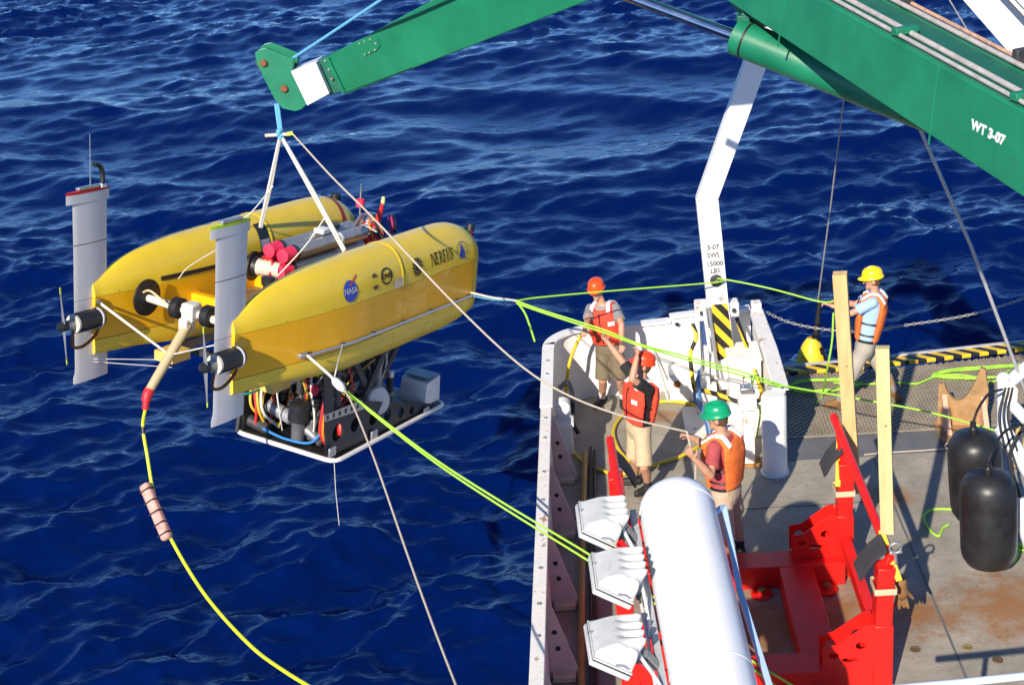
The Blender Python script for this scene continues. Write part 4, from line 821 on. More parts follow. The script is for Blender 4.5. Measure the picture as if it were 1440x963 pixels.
# channel carrying the lights, on the left flank
ra, rb2 = te-td*.05-tside*(TR+.045)-tup*.02, te-td*5-tside*(TR+.045)-tup*.02
MB().beam(ra, rb2, .05, .11, up=tup).build('light_rail', mat('grey_channel', (.42, .44, .46), .5, .3, var=.15, dirt=.2), tk, bevel=.006)
MB().tube(crv([te-td*(.2+.5*i)-tside*(TR+.10)-tup*(.03+.02*math.sin(i*2.1)) for i in range(9)]), .013, 8).build('cable_run', mat('white_cable', (.6, .6, .6), .5), tk)
for s_ in (.35, 1.0, 1.7, 2.4): MB().box(te-td*s_-tside*(TR+.075)-tup*.02, (.03, .06, .09)).build('rail_clip', alu, tk, bevel=.004)
def floodlight(px, py, sz, label, tilt=0.0):
    # find where along the tank the light sits
    best = min((i*.02 for i in range(160)), key=lambda s_: abs((lambda q: (q-CAM).dot(_U)/(q-CAM).dot(_F)*-FPX+481.5)(te-td*s_)-py))
    anchor = te-td*(best+.1)-tside*(TR+.08)
    d = ray(px, py); c = CAM+d*((anchor-CAM).dot(_F)/1.0)
    f = thing('floodlight', label, 'floodlight', c, 'floodlights along the white tank')
    face = (Vector((-.56, 0, -.83))-td*tilt).normalized()                    # the lens looks down to the deck
    ex = Vector((-.06, 1, .04)); ex = (ex-face*ex.dot(face)).normalized(); ey = ex.cross(face); ey = ey if ey.x > 0 else -ey
    A, B = .275*sz, .185*sz; up_ = -face; front = c-ey*.02
    lamp = mat('lamp_white', (.56, .57, .56), .5, var=.1, dirt=.45, scale=9, bump=.1)
    def slab(a, b, z0, z1, name, m, bev=.004): return MB().add([front+ex*(i*a)+ey*(j*b)+up_*z for z in (z0, z1) for i, j in ((-1, -1), (1, -1), (1, 1), (-1, 1))], [(0, 1, 2, 3), (7, 6, 5, 4), (0, 4, 5, 1), (1, 5, 6, 2), (2, 6, 7, 3), (3, 7, 4, 0)]).build(name, m, f, bevel=bev)
    slab(A*1.06, B*1.08, -.03, .012, 'bezel', lamp, .012); slab(A*1.02, B*1.03, .013, .024, 'gasket', black_rub, .002); slab(A*1.05, B*1.07, .025, .04, 'rear_flange', lamp, .006); slab(A*.92, B*.9, -.036, -.0305, 'lens', mat('lamp_glass', (.25, .27, .28), .1, var=.05), .002)
    # cast housing: smooth towards the outer edge, deep cooling fins on the inner side
    rows = []; nu, nv = 56, 18
    for i in range(nu+1):
        u = -1+2*i/nu; row = []
        for j in range(nv+1):
            v = j/nv; edge = min(1, (1-abs(u))*5)**.5; rip = .5-.5*math.cos(u*4.5*math.pi+math.pi*.5); sm = min(1, max(0, (v-.30)/.4)); sm = sm*sm*(3-2*sm)
            h = (.03+.27*min(1, v/.72)**.85)*sz*edge if v < .86 else .30*sz*edge*max(0, (1-v)/.14)**.6
            h *= 1-.34*rip*sm*(1 if v < .98 else .3); out = .055*sz*(1-rip)*sm*edge*min(1, (1-v)*6+.3)
            row.append(front+ex*(A*.98*u)+ey*(B*(-.98+1.96*v)+out)+up_*(.041+h))
        row = row+[front+ex*(A*.98*u)+ey*(B*.98)+up_*.041, front+ex*(A*.98*u)-ey*(B*.98)+up_*.041]; rows.append(row)
    MB().loft(rows).build('finned_housing', lamp, f, angle=50)
    bk = front+ey*B*.95+up_*.16*sz; yk = mat('cast_grey', (.20, .205, .21), .5, .3, var=.2)
    j = MB(); j.lathe([(0, .055), (.10, .055), (.11, .065), (.15, .065)], bk-ey*.04, (anchor-bk), 16); j.build('knuckle', yk, f)
    MB().beam(bk, anchor, .07, .09).build('mount_arm', yk, f, bevel=.008)
    for q in (front+ex*A*.25-ey*B*.95+up_*.05, front-ex*A*.98+ey*B*.3+up_*.05):
        MB().tube([q-ey*.03, q+ey*.03+up_*.02, q+ey*.07+up_*.01], .011, 6).build('clip', alu, f)
    MB().tube(crv([bk+up_*.02, bk+ey*.05+ex*-.12, anchor-ex*.22+ey*.01, anchor-td*.35]), .013, 6).build('power_cable', mat('white_cable', (.6, .6, .6)), f)
floodlight(840, 742, .76, 'white ribbed floodlight nearest the rounded tank end, topmost of three')
floodlight(861, 818, .80, 'white ribbed floodlight in the middle of the three beside the tank')
floodlight(857, 916, .80, 'white ribbed floodlight lowest in the picture beside the tank', .04)
# pale blue stanchion rail on the right flank
sr = thing('ladder_rail', 'pale blue square bar running along the right side of the white tank', 'rail', te)
lb = mat('pale_blue_paint', (.38, .52, .72), .4, var=.06, rust=.06, rscale=9)
qa, qb, qc = P(1018, 712, 9.9), P(1040, 830, 9.2), P(1090, 990, 8.2)
MB().beam(qa, qb, .045, .045).build('bar', lb, sr, bevel=.005); MB().beam(qb, qc, .045, .045).build('bar', lb, sr, bevel=.005)
MB().beam(te-td*.15+tside*TR*.9, qa, .04, .04).build('stand_off', lb, sr, bevel=.005)
MB().beam(te-td*2.2+tside*TR*.9, qc, .04, .04).build('stand_off', lb, sr, bevel=.005)

# ------------------------------------------------------------------ red cradle
cd_ = thing('red_cradle', 'red welded steel vehicle cradle with padded arms on the deck', 'cradle', (1.2, 12, 0))
def rbeam(a, b, w, h, name='beam', bev=.008, up=(0, 0, 1)): return MB().beam(a, b, w, h, up).build(name, red, cd_, bevel=bev)
rbeam((-.05, 12.62, .13), (2.22, 12.62, .13), .30, .26, 'cross_beam'); rbeam((-.05, 10.85, .13), (2.22, 10.85, .13), .30, .26, 'cross_beam')
rbeam((1.72, 12.47, .128), (1.72, 11.0, .128), .34, .25, 'spine_beam')
def bolt_pad(x, y):
    p_ = MB().lathe([(0, .11), (.02, .11), (.025, .09), (.03, .05), (.06, .045), (.065, .02)], (x, y, .004), (0, 0, 1), 20).build('bolt_pad', red, cd_)
    MB().lathe([(.05, .045), (.075, .042), (.08, .02)], (x, y, .004), (0, 0, 1), 6).build('bolt', mat('brass_socket', (.42, .32, .10)), p_)
for x, y in ((1.36, 12.36), (2.02, 12.38), (1.36, 11.12), (2.04, 11.12)): bolt_pad(x, y)
pad_m = mat('dark_grey_pad', (.045, .046, .05), .75, var=.25, bump=.3)
for sx, xc, ys in ((1, 2.24, (12.70, 10.78)), (-1, -.02, (12.70, 10.78))):
    for i, y in enumerate(ys):
        rbeam((xc, y, 0), (xc, y, .72), .17, .20, 'upright', up=(0, 1, 0)); rbeam((xc, y, .70), (xc+sx*.02, y, 1.30), .15, .18, 'upright', up=(0, 1, 0))
        for dy in (-.10, .10):
            g_ = [(0, 0), (.0, .62), (.08, .60), (.34, .36), (.46, .34), (.46, 0)]
            g = plate_w = MB()
            cu = bpy.data.curves.new('pl', 'CURVE'); cu.dimensions = '2D'; cu.fill_mode = 'BOTH'; cu.extrude = .008
            for lp in [g_, [(.36+.045*math.cos(t*.524), .22+.045*math.sin(t*.524)) for t in range(12)], [(.12+.05*math.cos(t*.524), .34+.05*math.sin(t*.524)) for t in range(12)], [(.22+.07*math.cos(t*.524), .16+.035*math.sin(t*.524)) for t in range(12)]]:
                s_ = cu.splines.new('POLY'); s_.points.add(len(lp)-1); s_.use_cyclic_u = True
                for pt, (u, v) in zip(s_.points, lp): pt.co = (u, v, 0, 1)
            o = bpy.data.objects.new('pl', cu); COL.objects.link(o); me = bpy.data.meshes.new_from_object(o.evaluated_get(bpy.context.evaluated_depsgraph_get())); bpy.data.objects.remove(o)
            for v in me.vertices: u, w_, t = v.co; v.co = (xc-sx*(.08+u), y+dy+t, .262+w_*.8)
            link('gusset', me, red, cd_, smooth=False)
        # padded face leaning inwards
        a_ = Vector((xc-sx*.10, y+.05, .80)); b_ = Vector((xc-sx*.17, y+.30, 1.42))
        MB().loft([[(xc-sx*(d_+o_), y+.03+yy_+.06*i_, z_-o_*.4) for yy_, o_ in ((-.14, 0), (.17, 0), (.17, .028), (-.14, .028))] for i_, (d_, z_) in enumerate(((-.02, 1.49), (.05, 1.38), (.11, 1.25), (.16, 1.10)))]).build('rubber_pad', pad_m, cd_, bevel=.006)
    rbeam((xc, ys[0]-.1, .42), (xc, ys[1]+.1, .42), .10, .16, 'side_rail')
    top = [(2.19, 13.0, 1.65), (2.25, 11.9, 1.5), (2.31, 10.8, 1.36)] if sx > 0 else [(-.07, 13.0, 1.55), (.0, 11.9, 1.45), (.05, 10.6, 1.30)]
    tp = MB().tube(top, .042, 14).build('top_pipe', red, cd_)
    for y in ys:
        yy = y+.03; t = (13-yy)/2.2; q = Vector(top[0]).lerp(Vector(top[2]), t); rbeam(q, (xc+sx*.02, y, 1.22), .05, .08, 'pipe_bracket', .005)
# webbing straps
strap = mat('cream_webbing', (.58, .48, .30), .8, var=.15, bump=.3); strap_y = mat('yellow_webbing', (.66, .50, .05), .8, var=.15, bump=.3)
def strapring(c, hx, hy, w, m, label):
    o = MB()
    for (ax_, ay_), (bx_, by_) in (((-1, -1), (1, -1)), ((1, -1), (1, 1)), ((1, 1), (-1, 1)), ((-1, 1), (-1, -1))):
        o.beam(Vector(c)+Vector((ax_*hx, ay_*hy, 0)), Vector(c)+Vector((bx_*hx, by_*hy, 0)), .008, w)
    return tag(o.build('webbing_strap', m, None, bevel=.002), label, 'strap')
strapring((2.24, 12.70, .98), .093, .108, .06, strap, 'cream webbing strap wrapped round the far red upright')
strapring((2.25, 10.78, 1.08), .093, .108, .06, strap, 'cream webbing strap wrapped round the near red upright')
tag(MB().beam((2.22, 12.86, 1.52), (2.16, 12.58, 1.08), .05, .01, up=(0, -1, .4)).build('webbing_strap', strap_y, None, bevel=.002), 'yellow-cream webbing strap slanting over the far padded arm', 'strap')
tag(MB().beam((2.27, 11.02, 1.50), (2.36, 10.66, 1.20), .055, .01, up=(0, -1, .4)).build('webbing_strap', strap_y, None, bevel=.002), 'yellow webbing strap hanging from the near end of the red top pipe', 'strap')
sh_ = thing('shackle', 'steel shackle and turnbuckle at the near end of the red top pipe', 'shackle', P(1258, 775, 10.8))
q = P(1259, 770, 10.78); MB().tube([q+Vector((.05*math.cos(t*.52), 0, .05*math.sin(t*.52))) for t in range(12)], .012, 8, closed=True).build('bow', alu, sh_); MB().tube([q+Vector((-.05, -.01, -.05)), q+Vector((.06, .01, -.05))], .012, 8).build('pin', alu, sh_)
MB().tube([q+Vector((0, 0, -.05)), q+Vector((.01, 0, -.2))], .016, 8).build('eye_bolt', alu, sh_)
# brown leather work glove lying by the upright
gl = MB(); c = P(1268, 832, 10.95)
gl.ell(c, (.06, .05, .08)); [gl.caps_(c+Vector((-.04+.025*i, 0, -.05)), c+Vector((-.06+.04*i, -.01, -.15-.015*(i % 2))), .016, .014) for i in range(4)]; gl.caps_(c+Vector((.05, 0, 0)), c+Vector((.1, .0, -.07)), .018, .015); gl.caps_(c, c+Vector((-.01, 0, .11)), .05, .055)
me = remeshed(gl, 'work_glove', .008, 2); tag(link('work_glove', me, mat('brown_leather', (.20, .10, .035), .8, var=.3, bump=.4), None), 'brown work glove tucked beside the near red upright', 'glove')
# lumber posts lashed to the cradle
def post(pa, pb, w, m, label, group):
    p_ = thing('lumber_post', label, 'post', pb, group)
    d = pa-pb
    MB().beam(pb, pa, w, w*.9, up=(.25, 1, 0)).build('timber', m, p_, smooth=False, bevel=.005)
    MB().lathe([(0, .008), (.004, .007)], pb+d*.6+Vector((0, -w*.47, 0)), (0, -1, 0), 8).build('nail', dark_steel, p_)
post(P(1181, 384, 13.0), P(1201, 690, 13.0), .135, wood, 'tall pale lumber post lashed upright to the far arm of the red cradle', None)
post(P(1241, 488, 11.15), P(1248, 748, 11.0), .115, wood_gr, 'greenish lumber post standing upright at the near arm of the red cradle', None)

# ------------------------------------------------------------------ black floats, side railing, wooden saddle
def flt(px, py, Y, r, h, label, ln):
    c = P(px, py, Y); f = thing('black_float', label, 'float', c-Vector((0, 0, h/2)), 'black cylindrical floats')
    lean = Vector((ln, 0, 1)).normalized()
    MB().lathe([(-h/2, .05), (-h/2+.01, r*.55), (-h/2+.05, r*.82), (-h/2+.12, r*.96), (-h/2+.2, r), (0, r*1.01), (h/2-.24, r), (h/2-.13, r*.95), (h/2-.05, r*.78), (h/2-.01, r*.45), (h/2, .05)], c, lean, 40).build('float_body', mat('black_float_rubber', (.016, .016, .018), .40, var=.5, bump=.3, bscale=7, dirt=.3, rust=.2, rscale=5, rcol=(.045, .045, .047)), f, angle=60)
    MB().lathe([(0, .045), (.05, .045), (.07, .03), (.12, .03)], c+lean*(h/2-.01), lean, 14).build('top_fitting', black_pl, f)
    MB().tube(crv([c+lean*(h/2+.1), c+lean*(h/2+.2)+Vector((.08, .1, 0)), c+lean*(h/2+.26)+Vector((.24, .3, 0)), c+lean*(h/2+.2)+Vector((.42, .5, 0))]), .014, 8).build('lanyard', black_rub, f)
flt(1390, 729, 12.1, .265, 1.03, 'black rubber cylinder float hanging nearest the camera', -.05); flt(1372, 669, 12.75, .262, 1.0, 'black rubber cylinder float hanging behind the other one', -.08)
ra_ = thing('side_railing', 'white and pale blue tubular frame at the right edge beside the floats', 'railing', G(1430, 720))
pb_ = mat('white_blue_pipe', (.66, .71, .76), .4, var=.08, rust=.16, rscale=8)
for a, b, r in (((1411, 533, 13.6), (1411, 610, 13.45), .065), ((1408, 600, 13.45), (1500, 745, 12.6), .085), ((1415, 560, 13.5), (1500, 650, 13.0), .06), ((1416, 540, 13.6), (1500, 470, 13.8), .07), ((1435, 700, 12.6), (1500, 900, 11.9), .12), ((1432, 600, 13.4), (1428, 655, 13.4), .025), ((1450, 560, 13.6), (1440, 640, 13.5), .03)):
    MB().tube([P(*a), P(*b)], r, 14).build('pipe', pb_ if r > .03 else mat('ochre_pipe', (.5, .35, .12), .5, rust=.3), ra_)
MB().ell(P(1411, 533, 13.6), (.075, .075, .075)).build('elbow', white_rusty, ra_); MB().box(P(1420, 556, 13.5), (.14, .12, .2)).build('clamp', white_rusty, ra_, bevel=.02)
for k in range(3):
    MB().tube(crv([P(1414+5*k, 545, 13.45), P(1405+6*k, 585, 13.3), P(1412+8*k, 625, 13.2), P(1424+7*k, 660, 13.1)]), .012, 8).build('cable', black_rub, ra_)
MB().tube(crv([P(1445, 590, 13.2), P(1420, 640, 13.1), P(1432, 690, 12.9), P(1440, 730, 12.8)]), .018, 8).build('cable', red if False else black_rub, ra_)
MB().box(P(1436, 640, 13.3), (.12, .1, .1)).build('red_fitting', mat('orange_fitting', (.55, .12, .04), .5, var=.2), ra_, bevel=.02)
sd2 = thing('wooden_saddle', 'brown plywood saddle chock with pale gussets standing by the walkway', 'wooden saddle', G(1358, 612))
g0 = G(1322, 604); g1 = G(1392, 610)
ex_ = (g1-g0).normalized(); wl = (g1-g0).length
arc_ = [(wl*(.16+.64*t), .56-.30*math.sin(math.pi*min(1, t*.95+.02))**.8+.28*t) for t in [i/12 for i in range(13)]]
MB().prism([(0, 0), (wl, 0), (wl, .55), (wl*.92, .82), (wl*.82, .84)]+[(x, z) for x, z in reversed(arc_)]+[(wl*.12, .60), (0, .58)], g0+Vector((0, .12, 0)), ex_, (0, 0, 1), .07).build('saddle_board', wood_br, sd2, smooth=False, bevel=.006)
for t in (.03, .80):
    o_ = g0+ex_*wl*t+Vector((0, .05, 0)); MB().prism([(0, 0), (-.34, 0), (-.34, .05), (-.02, .46), (0, .46)], o_, (0, 1, 0), (0, 0, 1), .06).build('gusset', wood_pk, sd2, smooth=False, bevel=.004)
MB().box(g0+ex_*wl*.45+Vector((0, -.06, .035)), (wl*1.05, .5, .06)).build('base_board', wood_br, sd2, bevel=.005)
MB().box(g0+ex_*wl*.62+Vector((.0, -.36, .08)), (.25, .08, .05)).build('loose_block', wood, sd2, bevel=.004)
# ring bolt with a thin line by the saddle
rbt = G(1334, 630, .03); tag(MB().tube([rbt+Vector((.045*math.cos(t*.52), 0, .045*math.sin(t*.52)+.03)) for t in range(12)], .012, 8, closed=True).build('ring_bolt', alu, None), 'small steel ring on the deck in front of the wooden saddle', 'ring')
tag(MB().tube(crv([rbt, G(1300, 633, .02), G(1250, 636, .015), G(1215, 639, .012)]), .008, 6).build('cord', rope_tan, None), 'thin tan cord lying on the deck along the walkway edge', 'cord')
tag(MB().tube(crv([rbt+Vector((.03, 0, 0)), G(1345, 637, .03), G(1352, 648, .02), G(1360, 655, .02)]), .016, 6).build('cord', hose_y, None), 'short yellow line running from the steel ring toward the floats', 'cord')

# ------------------------------------------------------------------ yellow towed weight on its cable, beyond the stern edge
yw = thing('towed_weight', 'yellow bell-shaped weight with black neck hanging behind the stern edge', 'towed weight', P(1141, 520, 18.6))
MB().lathe([(0, .22), (.25, .225), (.44, .185), (.58, .125), (.66, .07)], P(1141, 535, 18.6), (.02, 0, 1), 24).build('body', mat('weight_yellow', (.80, .55, .02), .45, var=.1), yw)
MB().lathe([(.60, .06), (.66, .055), (1.15, .03), (1.3, .018)], P(1141, 535, 18.6), (.10, 0, 1), 16).build('neck', black_rub, yw)
fb = P(1141, 535, 18.6); MB().loft([[(fb.x+.02+ (.203-.12*max(0, z-.25)*2.2), fb.y-.05, fb.z+z), (fb.x+.03+(.207-.12*max(0, z-.25)*2.2), fb.y-.10, fb.z+z), (fb.x-.03+(.2-.12*max(0, z-.25)*2.2), fb.y-.14, fb.z+z)] for z in (0, .2, .4, .55)]).build('black_stripe', black_rub, yw)
tag(MB().tube([P(1188, 128, 17.6), P(1168, 290, 18.3), P(1150, 425, 18.6)], .011, 6).build('tow_cable', wire_m, None), 'steel cable running down from the boom to the yellow weight', 'cable')
tag(MB().tube([P(1280, 150, 13.6), P(1365, 345, 13.6), P(1440, 545, 13.6), P(1470, 625, 13.6)], .018, 8).build('stay_wire', mat('pale_stay', (.42, .42, .42), .5, .3, var=.15), None), 'grey wire stay slanting from the boom to the right edge', 'wire')
for a, b in (((1335, 0, 16), (1362, 45, 16)),): tag(MB().tube([P(a[0]-6, -10, 16), P(1366, 52, 15.6), P(1372, 64, 15.5)], .008, 6).build('halyard', wire_m, None), 'thin line at the top right beside the white jib', 'line')

# chain across the stern opening
cp = crv([Vector((1.96, 17.55, 1.02)), P(1120, 456, 17.7), P(1200, 466, 17.75), P(1275, 457, 17.85), P(1370, 441, 17.95), P(1470, 410, 18.1)], 40)
acc = [0]
for a, b in zip(cp, cp[1:]): acc.append(acc[-1]+(b-a).length)
def along(s):
    for i in range(len(acc)-1):
        if acc[i+1] >= s: return cp[i].lerp(cp[i+1], (s-acc[i])/max(1e-6, acc[i+1]-acc[i])), (cp[i+1]-cp[i]).normalized()
    return cp[-1], (cp[-1]-cp[-2]).normalized()
cm = MB(); s = 0; k = 0
while s < acc[-1]-.05:
    p, d = along(s+.03); sd_ = d.cross(Vector((0, 0, 1))).normalized(); u = sd_.cross(d) if k % 2 else sd_
    cm.tube([p+d*.036*math.cos(t)+u*.016*math.sin(t) for t in [2*math.pi*i/10 for i in range(10)]], .0062, 5, closed=True); s += .052; k += 1
tag(cm.build('guard_chain', chain_m, None), 'galvanised guard chain sagging across the stern opening', 'chain')

# ------------------------------------------------------------------ ropes
def rope(name, pts, r, m, label, cat='rope', n=7, grp=None, ns=10):
    return tag(MB().tube(crv(pts, ns), r, n).build(name, m, None), label, cat, grp)
HK = P(394, 190, 15.45)
bl = thing('lift_pennant', 'pale blue lifting pennant with short wooden toggle under the crane tip', 'pennant', HK)
MB().tube([P(388, 146, 15.5), HK], .022, 8).build('pennant', rope_blue, bl); MB().tube([P(391, 146, 15.5), HK+Vector((.02, 0, 0))], .018, 8).build('pennant', rope_blue, bl)
MB().tube([P(373, 191, 15.45), P(404, 189, 15.45)], .02, 8).build('toggle', mat('pale_toggle', (.6, .5, .38), .6), bl); MB().tube([P(404, 189, 15.45), P(412, 187.5, 15.45)], .024, 8).build('toggle_end', mat('lime_tip', (.5, .7, .1)), bl)
kn = MB(); [kn.ell(HK+Vector((.015*math.sin(i*2), .01*math.cos(i), -.03+.025*i)), (.035, .035, .03)) for i in range(4)]; kn.build('knot', rope_blue, bl)
rope('boom_line', [P(409, 84, 15.45), P(470, 44, 14.9), P(536, 0, 14.3), P(600, -44, 13.8)], .016, rope_blue, 'pale blue line running up from the crane tip to the top edge')
def pair(name, a, b, r, m, label, grp=None):
    o = MB(); d = Vector((.02, .01, 0)); o.tube([a, b], r, 7); o.tube([a+d*.3, a.lerp(b, .5)+d*1.3, b+d], r, 7); return tag(o.build(name, m, None), label, 'sling', grp)
pair('lifting_sling', HK, W((2.45, SP-.22, .97)), .017, rope_wh, 'doubled white sling leg from the hook to the far yellow hull')
pair('lifting_sling', HK, W((2.75, -.32, .80)), .019, rope_wh, 'thick white sling leg from the hook down between the yellow hulls')
rope('cord', [P(459, 303, 15.0), P(430, 345, 14.8), W((1.72, -.1, .66))], .007, rope_wh, 'thin white cord from the sling to the winch drum', 'cord')
rope('cord', [W((2.1, SP-.1, 1.05)), P(352, 300, 15.2), P(384, 262, 15.4)], .007, rope_wh, 'thin white cord above the far yellow hull beside the sling', 'cord')
rope('cord', [W((.9, SP-.35, .70)), P(270, 372, 14.0), W((.1, -SP, 1.6))], .006, rope_wh, 'thin cord from the far hull to the near fin', 'cord')
# tag lines
HB = P(966, 607, 12.75)
rope('tag_line', [P(412, 189, 15.45), P(465, 247, 14.6), P(530, 312, 13.9), P(640, 428, 13.2), P(730, 512, 12.9), P(800, 556, 12.75), P(880, 586, 12.7), HB], .0105, rope_tan, 'long tan rope from the crane hook to the hands of the green-helmeted person')
clip = W((.85, -SP-.30, .25))
rope('tag_line', [clip, P(468, 530, 12.9), P(484, 548, 12.6), P(500, 578, 12.2), P(530, 655, 11.3), P(575, 785, 10.0), P(615, 895, 9.0), P(650, 985, 8.2)], .0095, rope_tan, 'tan rope dropping from the near hull to the bottom of the picture')
br = rope('bridle', [clip, P(462, 526, 12.9), P(482, 546, 12.6)], .016, rope_wh, 'white bridle rope tied to the tow bracket of the near hull')
rope('bridle', [W((1.42, -SP-.34, .24)), P(474, 515, 12.95), P(470, 532, 12.85)], .007, rope_wh, 'thin white lashing hanging under the handling rail of the near hull')
MBs = MB(); MBs.lathe([(0, .03), (.05, .045), (.16, .045), (.22, .03)], P(470, 534, 12.8), P(483, 548, 12.6)-P(470, 534, 12.8), 12); tag(MBs.build('rope_thimble', wh_p, None), 'white taped thimble joining the bridle to the green lines', 'thimble')
for k, (dx, dy) in enumerate(((0, 0), (2, 6))):
    rope('green_line', [P(484, 548+dy*.3, 12.6), P(600, 637+dy*.7, 12.1), P(700, 702+dy*1.1, 11.75), P(830, 780+dy*1.6, 11.4), P(930+dx, 846+dy*1.6, 11.2), G(1055+dx*2, 927+dy*2.2, .3), G(1120, 967+dy*3.4, .28), G(1180, 1010+dy*3, .27)], .0105, rope_gr,
         'lime green rope of the pair slanting from near hull past the floodlights' if k == 0 else 'second lime green rope of the pair slanting past the floodlights', grp='lime lines to the deck')
J = P(726, 423, 15.2); NB = W((4.22, -SP-.26, .2))
rope('bow_line', [NB, P(690, 418, 15.9), P(712, 421, 15.5), J], .014, rope_wh, 'short white bow line from the nose of the near hull')
rope('bow_line', [NB+Vector((0, 0, -.04)), P(690, 421, 15.9), J], .009, rope_blue, 'thin pale blue line alongside the white bow line')
rope('green_line', [J, P(760, 418, 15.4), P(860, 409, 15.9), P(1007, 397, 16.6), P(1012, 392, 16.62), P(1080, 405, 16.3), P(1150, 423.5, 16.0), P(1172, 424, 16.0)], .010, rope_gr, 'lime green line from the bow over the davit sheave to the yellow-helmeted person')
for k in (0, 1):
    rope('green_line', [J+Vector((0, 0, -.03*k)), P(765, 437+3*k, 15.1), P(850, 464+4*k, 14.85), P(897, 483+2*k, 14.45), P(960, 500+4*k, 14.6), P(1040, 522+5*k, 14.75), P(1098, 541+3*k, 14.9), P(1100, 542+3*k, 14.9), P(1180, 556+2*k, 14.2), P(1300, 578, 13.9), P(1392, 603, 13.5), P(1420, 612, 13.4)][:12 if k == 0 else 7], .0105, rope_gr,
         'lime green line through the raised hands to the railing at right' if k == 0 else 'lime green line through the raised hands ending at the white column', grp='lime lines through the raised hands')
rope('rope_tail', [J, P(738, 440, 15.2), P(745, 458, 15.2), P(752, 480, 15.2)], .013, rope_gr, 'short lime green rope end dangling over the water')
rope('rope_tail', [P(1064, 525, 15.2), P(1058, 540, 15.4), P(1060, 556, 15.4)], .012, rope_gr, 'short lime green end tied off near the lever stand')
rope('rope_tail', [P(1172, 440, 16.0), P(1170, 480, 16.0), P(1163, 520, 16.1), G(1156, 556, .03), G(1148, 566, .02)], .012, rope_gr, 'lime green rope falling from the pulling hands to the walkway')
def coil(c, rx, ry, turns, m, name, label, r=.0105, seed=1, jit=.25, rot=0):
    g = random.Random(seed); pts = []; n = turns*12
    for i in range(n):
        a = 2*math.pi*i/12; kx = 1+jit*(g.random()-.5); pts.append(Vector((c[0]+rx*kx*math.cos(a+rot), c[1]+ry*kx*math.sin(a), .018+.006*(i/12)+.01*g.random())))
    return tag(MB().tube(crv(pts, 4), r, 6).build(name, m, None), label, 'rope')
coil((2.75, 17.15), .42, .17, 3, rope_gr, 'rope_coil', 'loose lime green rope coil on the walkway by the stern pocket', seed=2, jit=.5)
coil((5.05, 17.22), .75, .16, 3, rope_gr, 'rope_coil', 'loose lime green rope coil on the walkway at the right edge', seed=3, jit=.4)
rope('green_line', [Vector((2.9, 17.2, .03)), G(1215, 540, .02), G(1262, 538, .02), G(1290, 539, .02), G(1320, 528, .02), G(1360, 528, .02), G(1395, 537, .02), G(1420, 520, .02)], .013, rope_gr, 'lime green rope snaking along the walkway between the two coils')
coil((4.25, 13.2), .28, .3, 4, rope_gr, 'rope_coil', 'lime green rope coil on the deck behind the black floats', seed=5, jit=.5)
rope('green_line', [G(1345, 716, .02), G(1312, 716, .02), G(1299, 726, .02), G(1308, 745, .02), G(1320, 753, .02), G(1326, 742, .02), G(1334, 737, .02)], .013, rope_gr, 'lime green rope loop on the deck left of the floats')
rope('green_line', [G(1418, 745, .02), G(1432, 770, .02), G(1424, 790, .02), G(1414, 782, .02), G(1424, 765, .02), G(1445, 770, .02)], .014, rope_gr, 'lime green rope loop on the deck right of the floats')
# yellow hose on the deck
hh = [P(822, 462, 16.85), P(808, 490, 16.8), P(799, 520, 16.7), G(794, 575, .03), G(795, 600, .025), G(805, 632, .025), G(825, 652, .025), G(855, 664, .025), G(890, 664, .025), G(925, 652, .025), G(960, 640, .025), G(988, 622, .025), G(997, 600, .025), G(985, 575, .03), G(955, 565, .03), G(915, 566, .03), G(880, 580, .035), G(863, 603, .04), G(868, 628, .045), G(884, 648, .05)]
rope('deck_hose', hh, .022, hose_y, 'yellow hose looped on the deck of the stern pocket', 'hose', 10)
# tether from the arm
tb0 = W((-.225, 0, -.33))
tpts = [tb0, P(201, 600, 12.7), P(207, 640, 12.6), P(219, 705, 12.4), P(243, 762, 12.1), P(290, 838, 11.6), P(350, 905, 11.0), P(400, 943, 10.5), P(470, 985, 9.9)]
th_ = thing('tether', 'yellow-green tether cable curving down from the red boot', 'tether', tb0)
MB().tube(crv(tpts, 14), .018, 10).build('cable', tether_y, th_)
q = crv(tpts, 14); MB().tube([q[14], q[16], q[18]], .021, 10).build('black_sleeve', black_rub, th_)
fl = thing('pink_float', 'faded pink slab float taped along the tether', 'float', P(220, 718, 12.35))
fa, fb_ = P(203, 680, 12.45), P(236, 758, 12.1)
MB().beam(fa, fb_, .115, .09, up=(0, 1, .2)).build('foam', mat('faded_pink_foam', (.66, .33, .27), .75, var=.35, scale=14, bump=.5), fl, bevel=.03)
for t in (.12, .32, .52, .72, .9):
    c = fa.lerp(fb_, t); d = (fb_-fa).normalized(); MB().beam(c-d*.009, c+d*.007, .123, .098, up=(0, 1, .2)).build('tape_band', black_rub, fl)
tag(MB().tube([P(470, 651, 14.2), P(472, 690, 14.2), P(477, 738, 14.2)], .004, 5).build('trailing_wire', rope_wh, None), 'thin white wire hanging below the work package frame', 'wire')

fr = thing('foreground_rail', 'pale blue-white pipe rail along the bottom edge at right', 'rail', P(1400, 965, 8.6))
MB().tube([P(1255, 968, 8.6), P(1345, 960, 8.6), P(1470, 947, 8.6)], .03, 12).build('pipe', mat('pale_rail', (.55, .63, .72), .4, var=.06), fr)
MB().tube([P(1345, 961, 8.6), P(1349, 1100, 8.6)], .025, 10).build('post', mat('pale_rail', (.55, .63, .72)), fr)
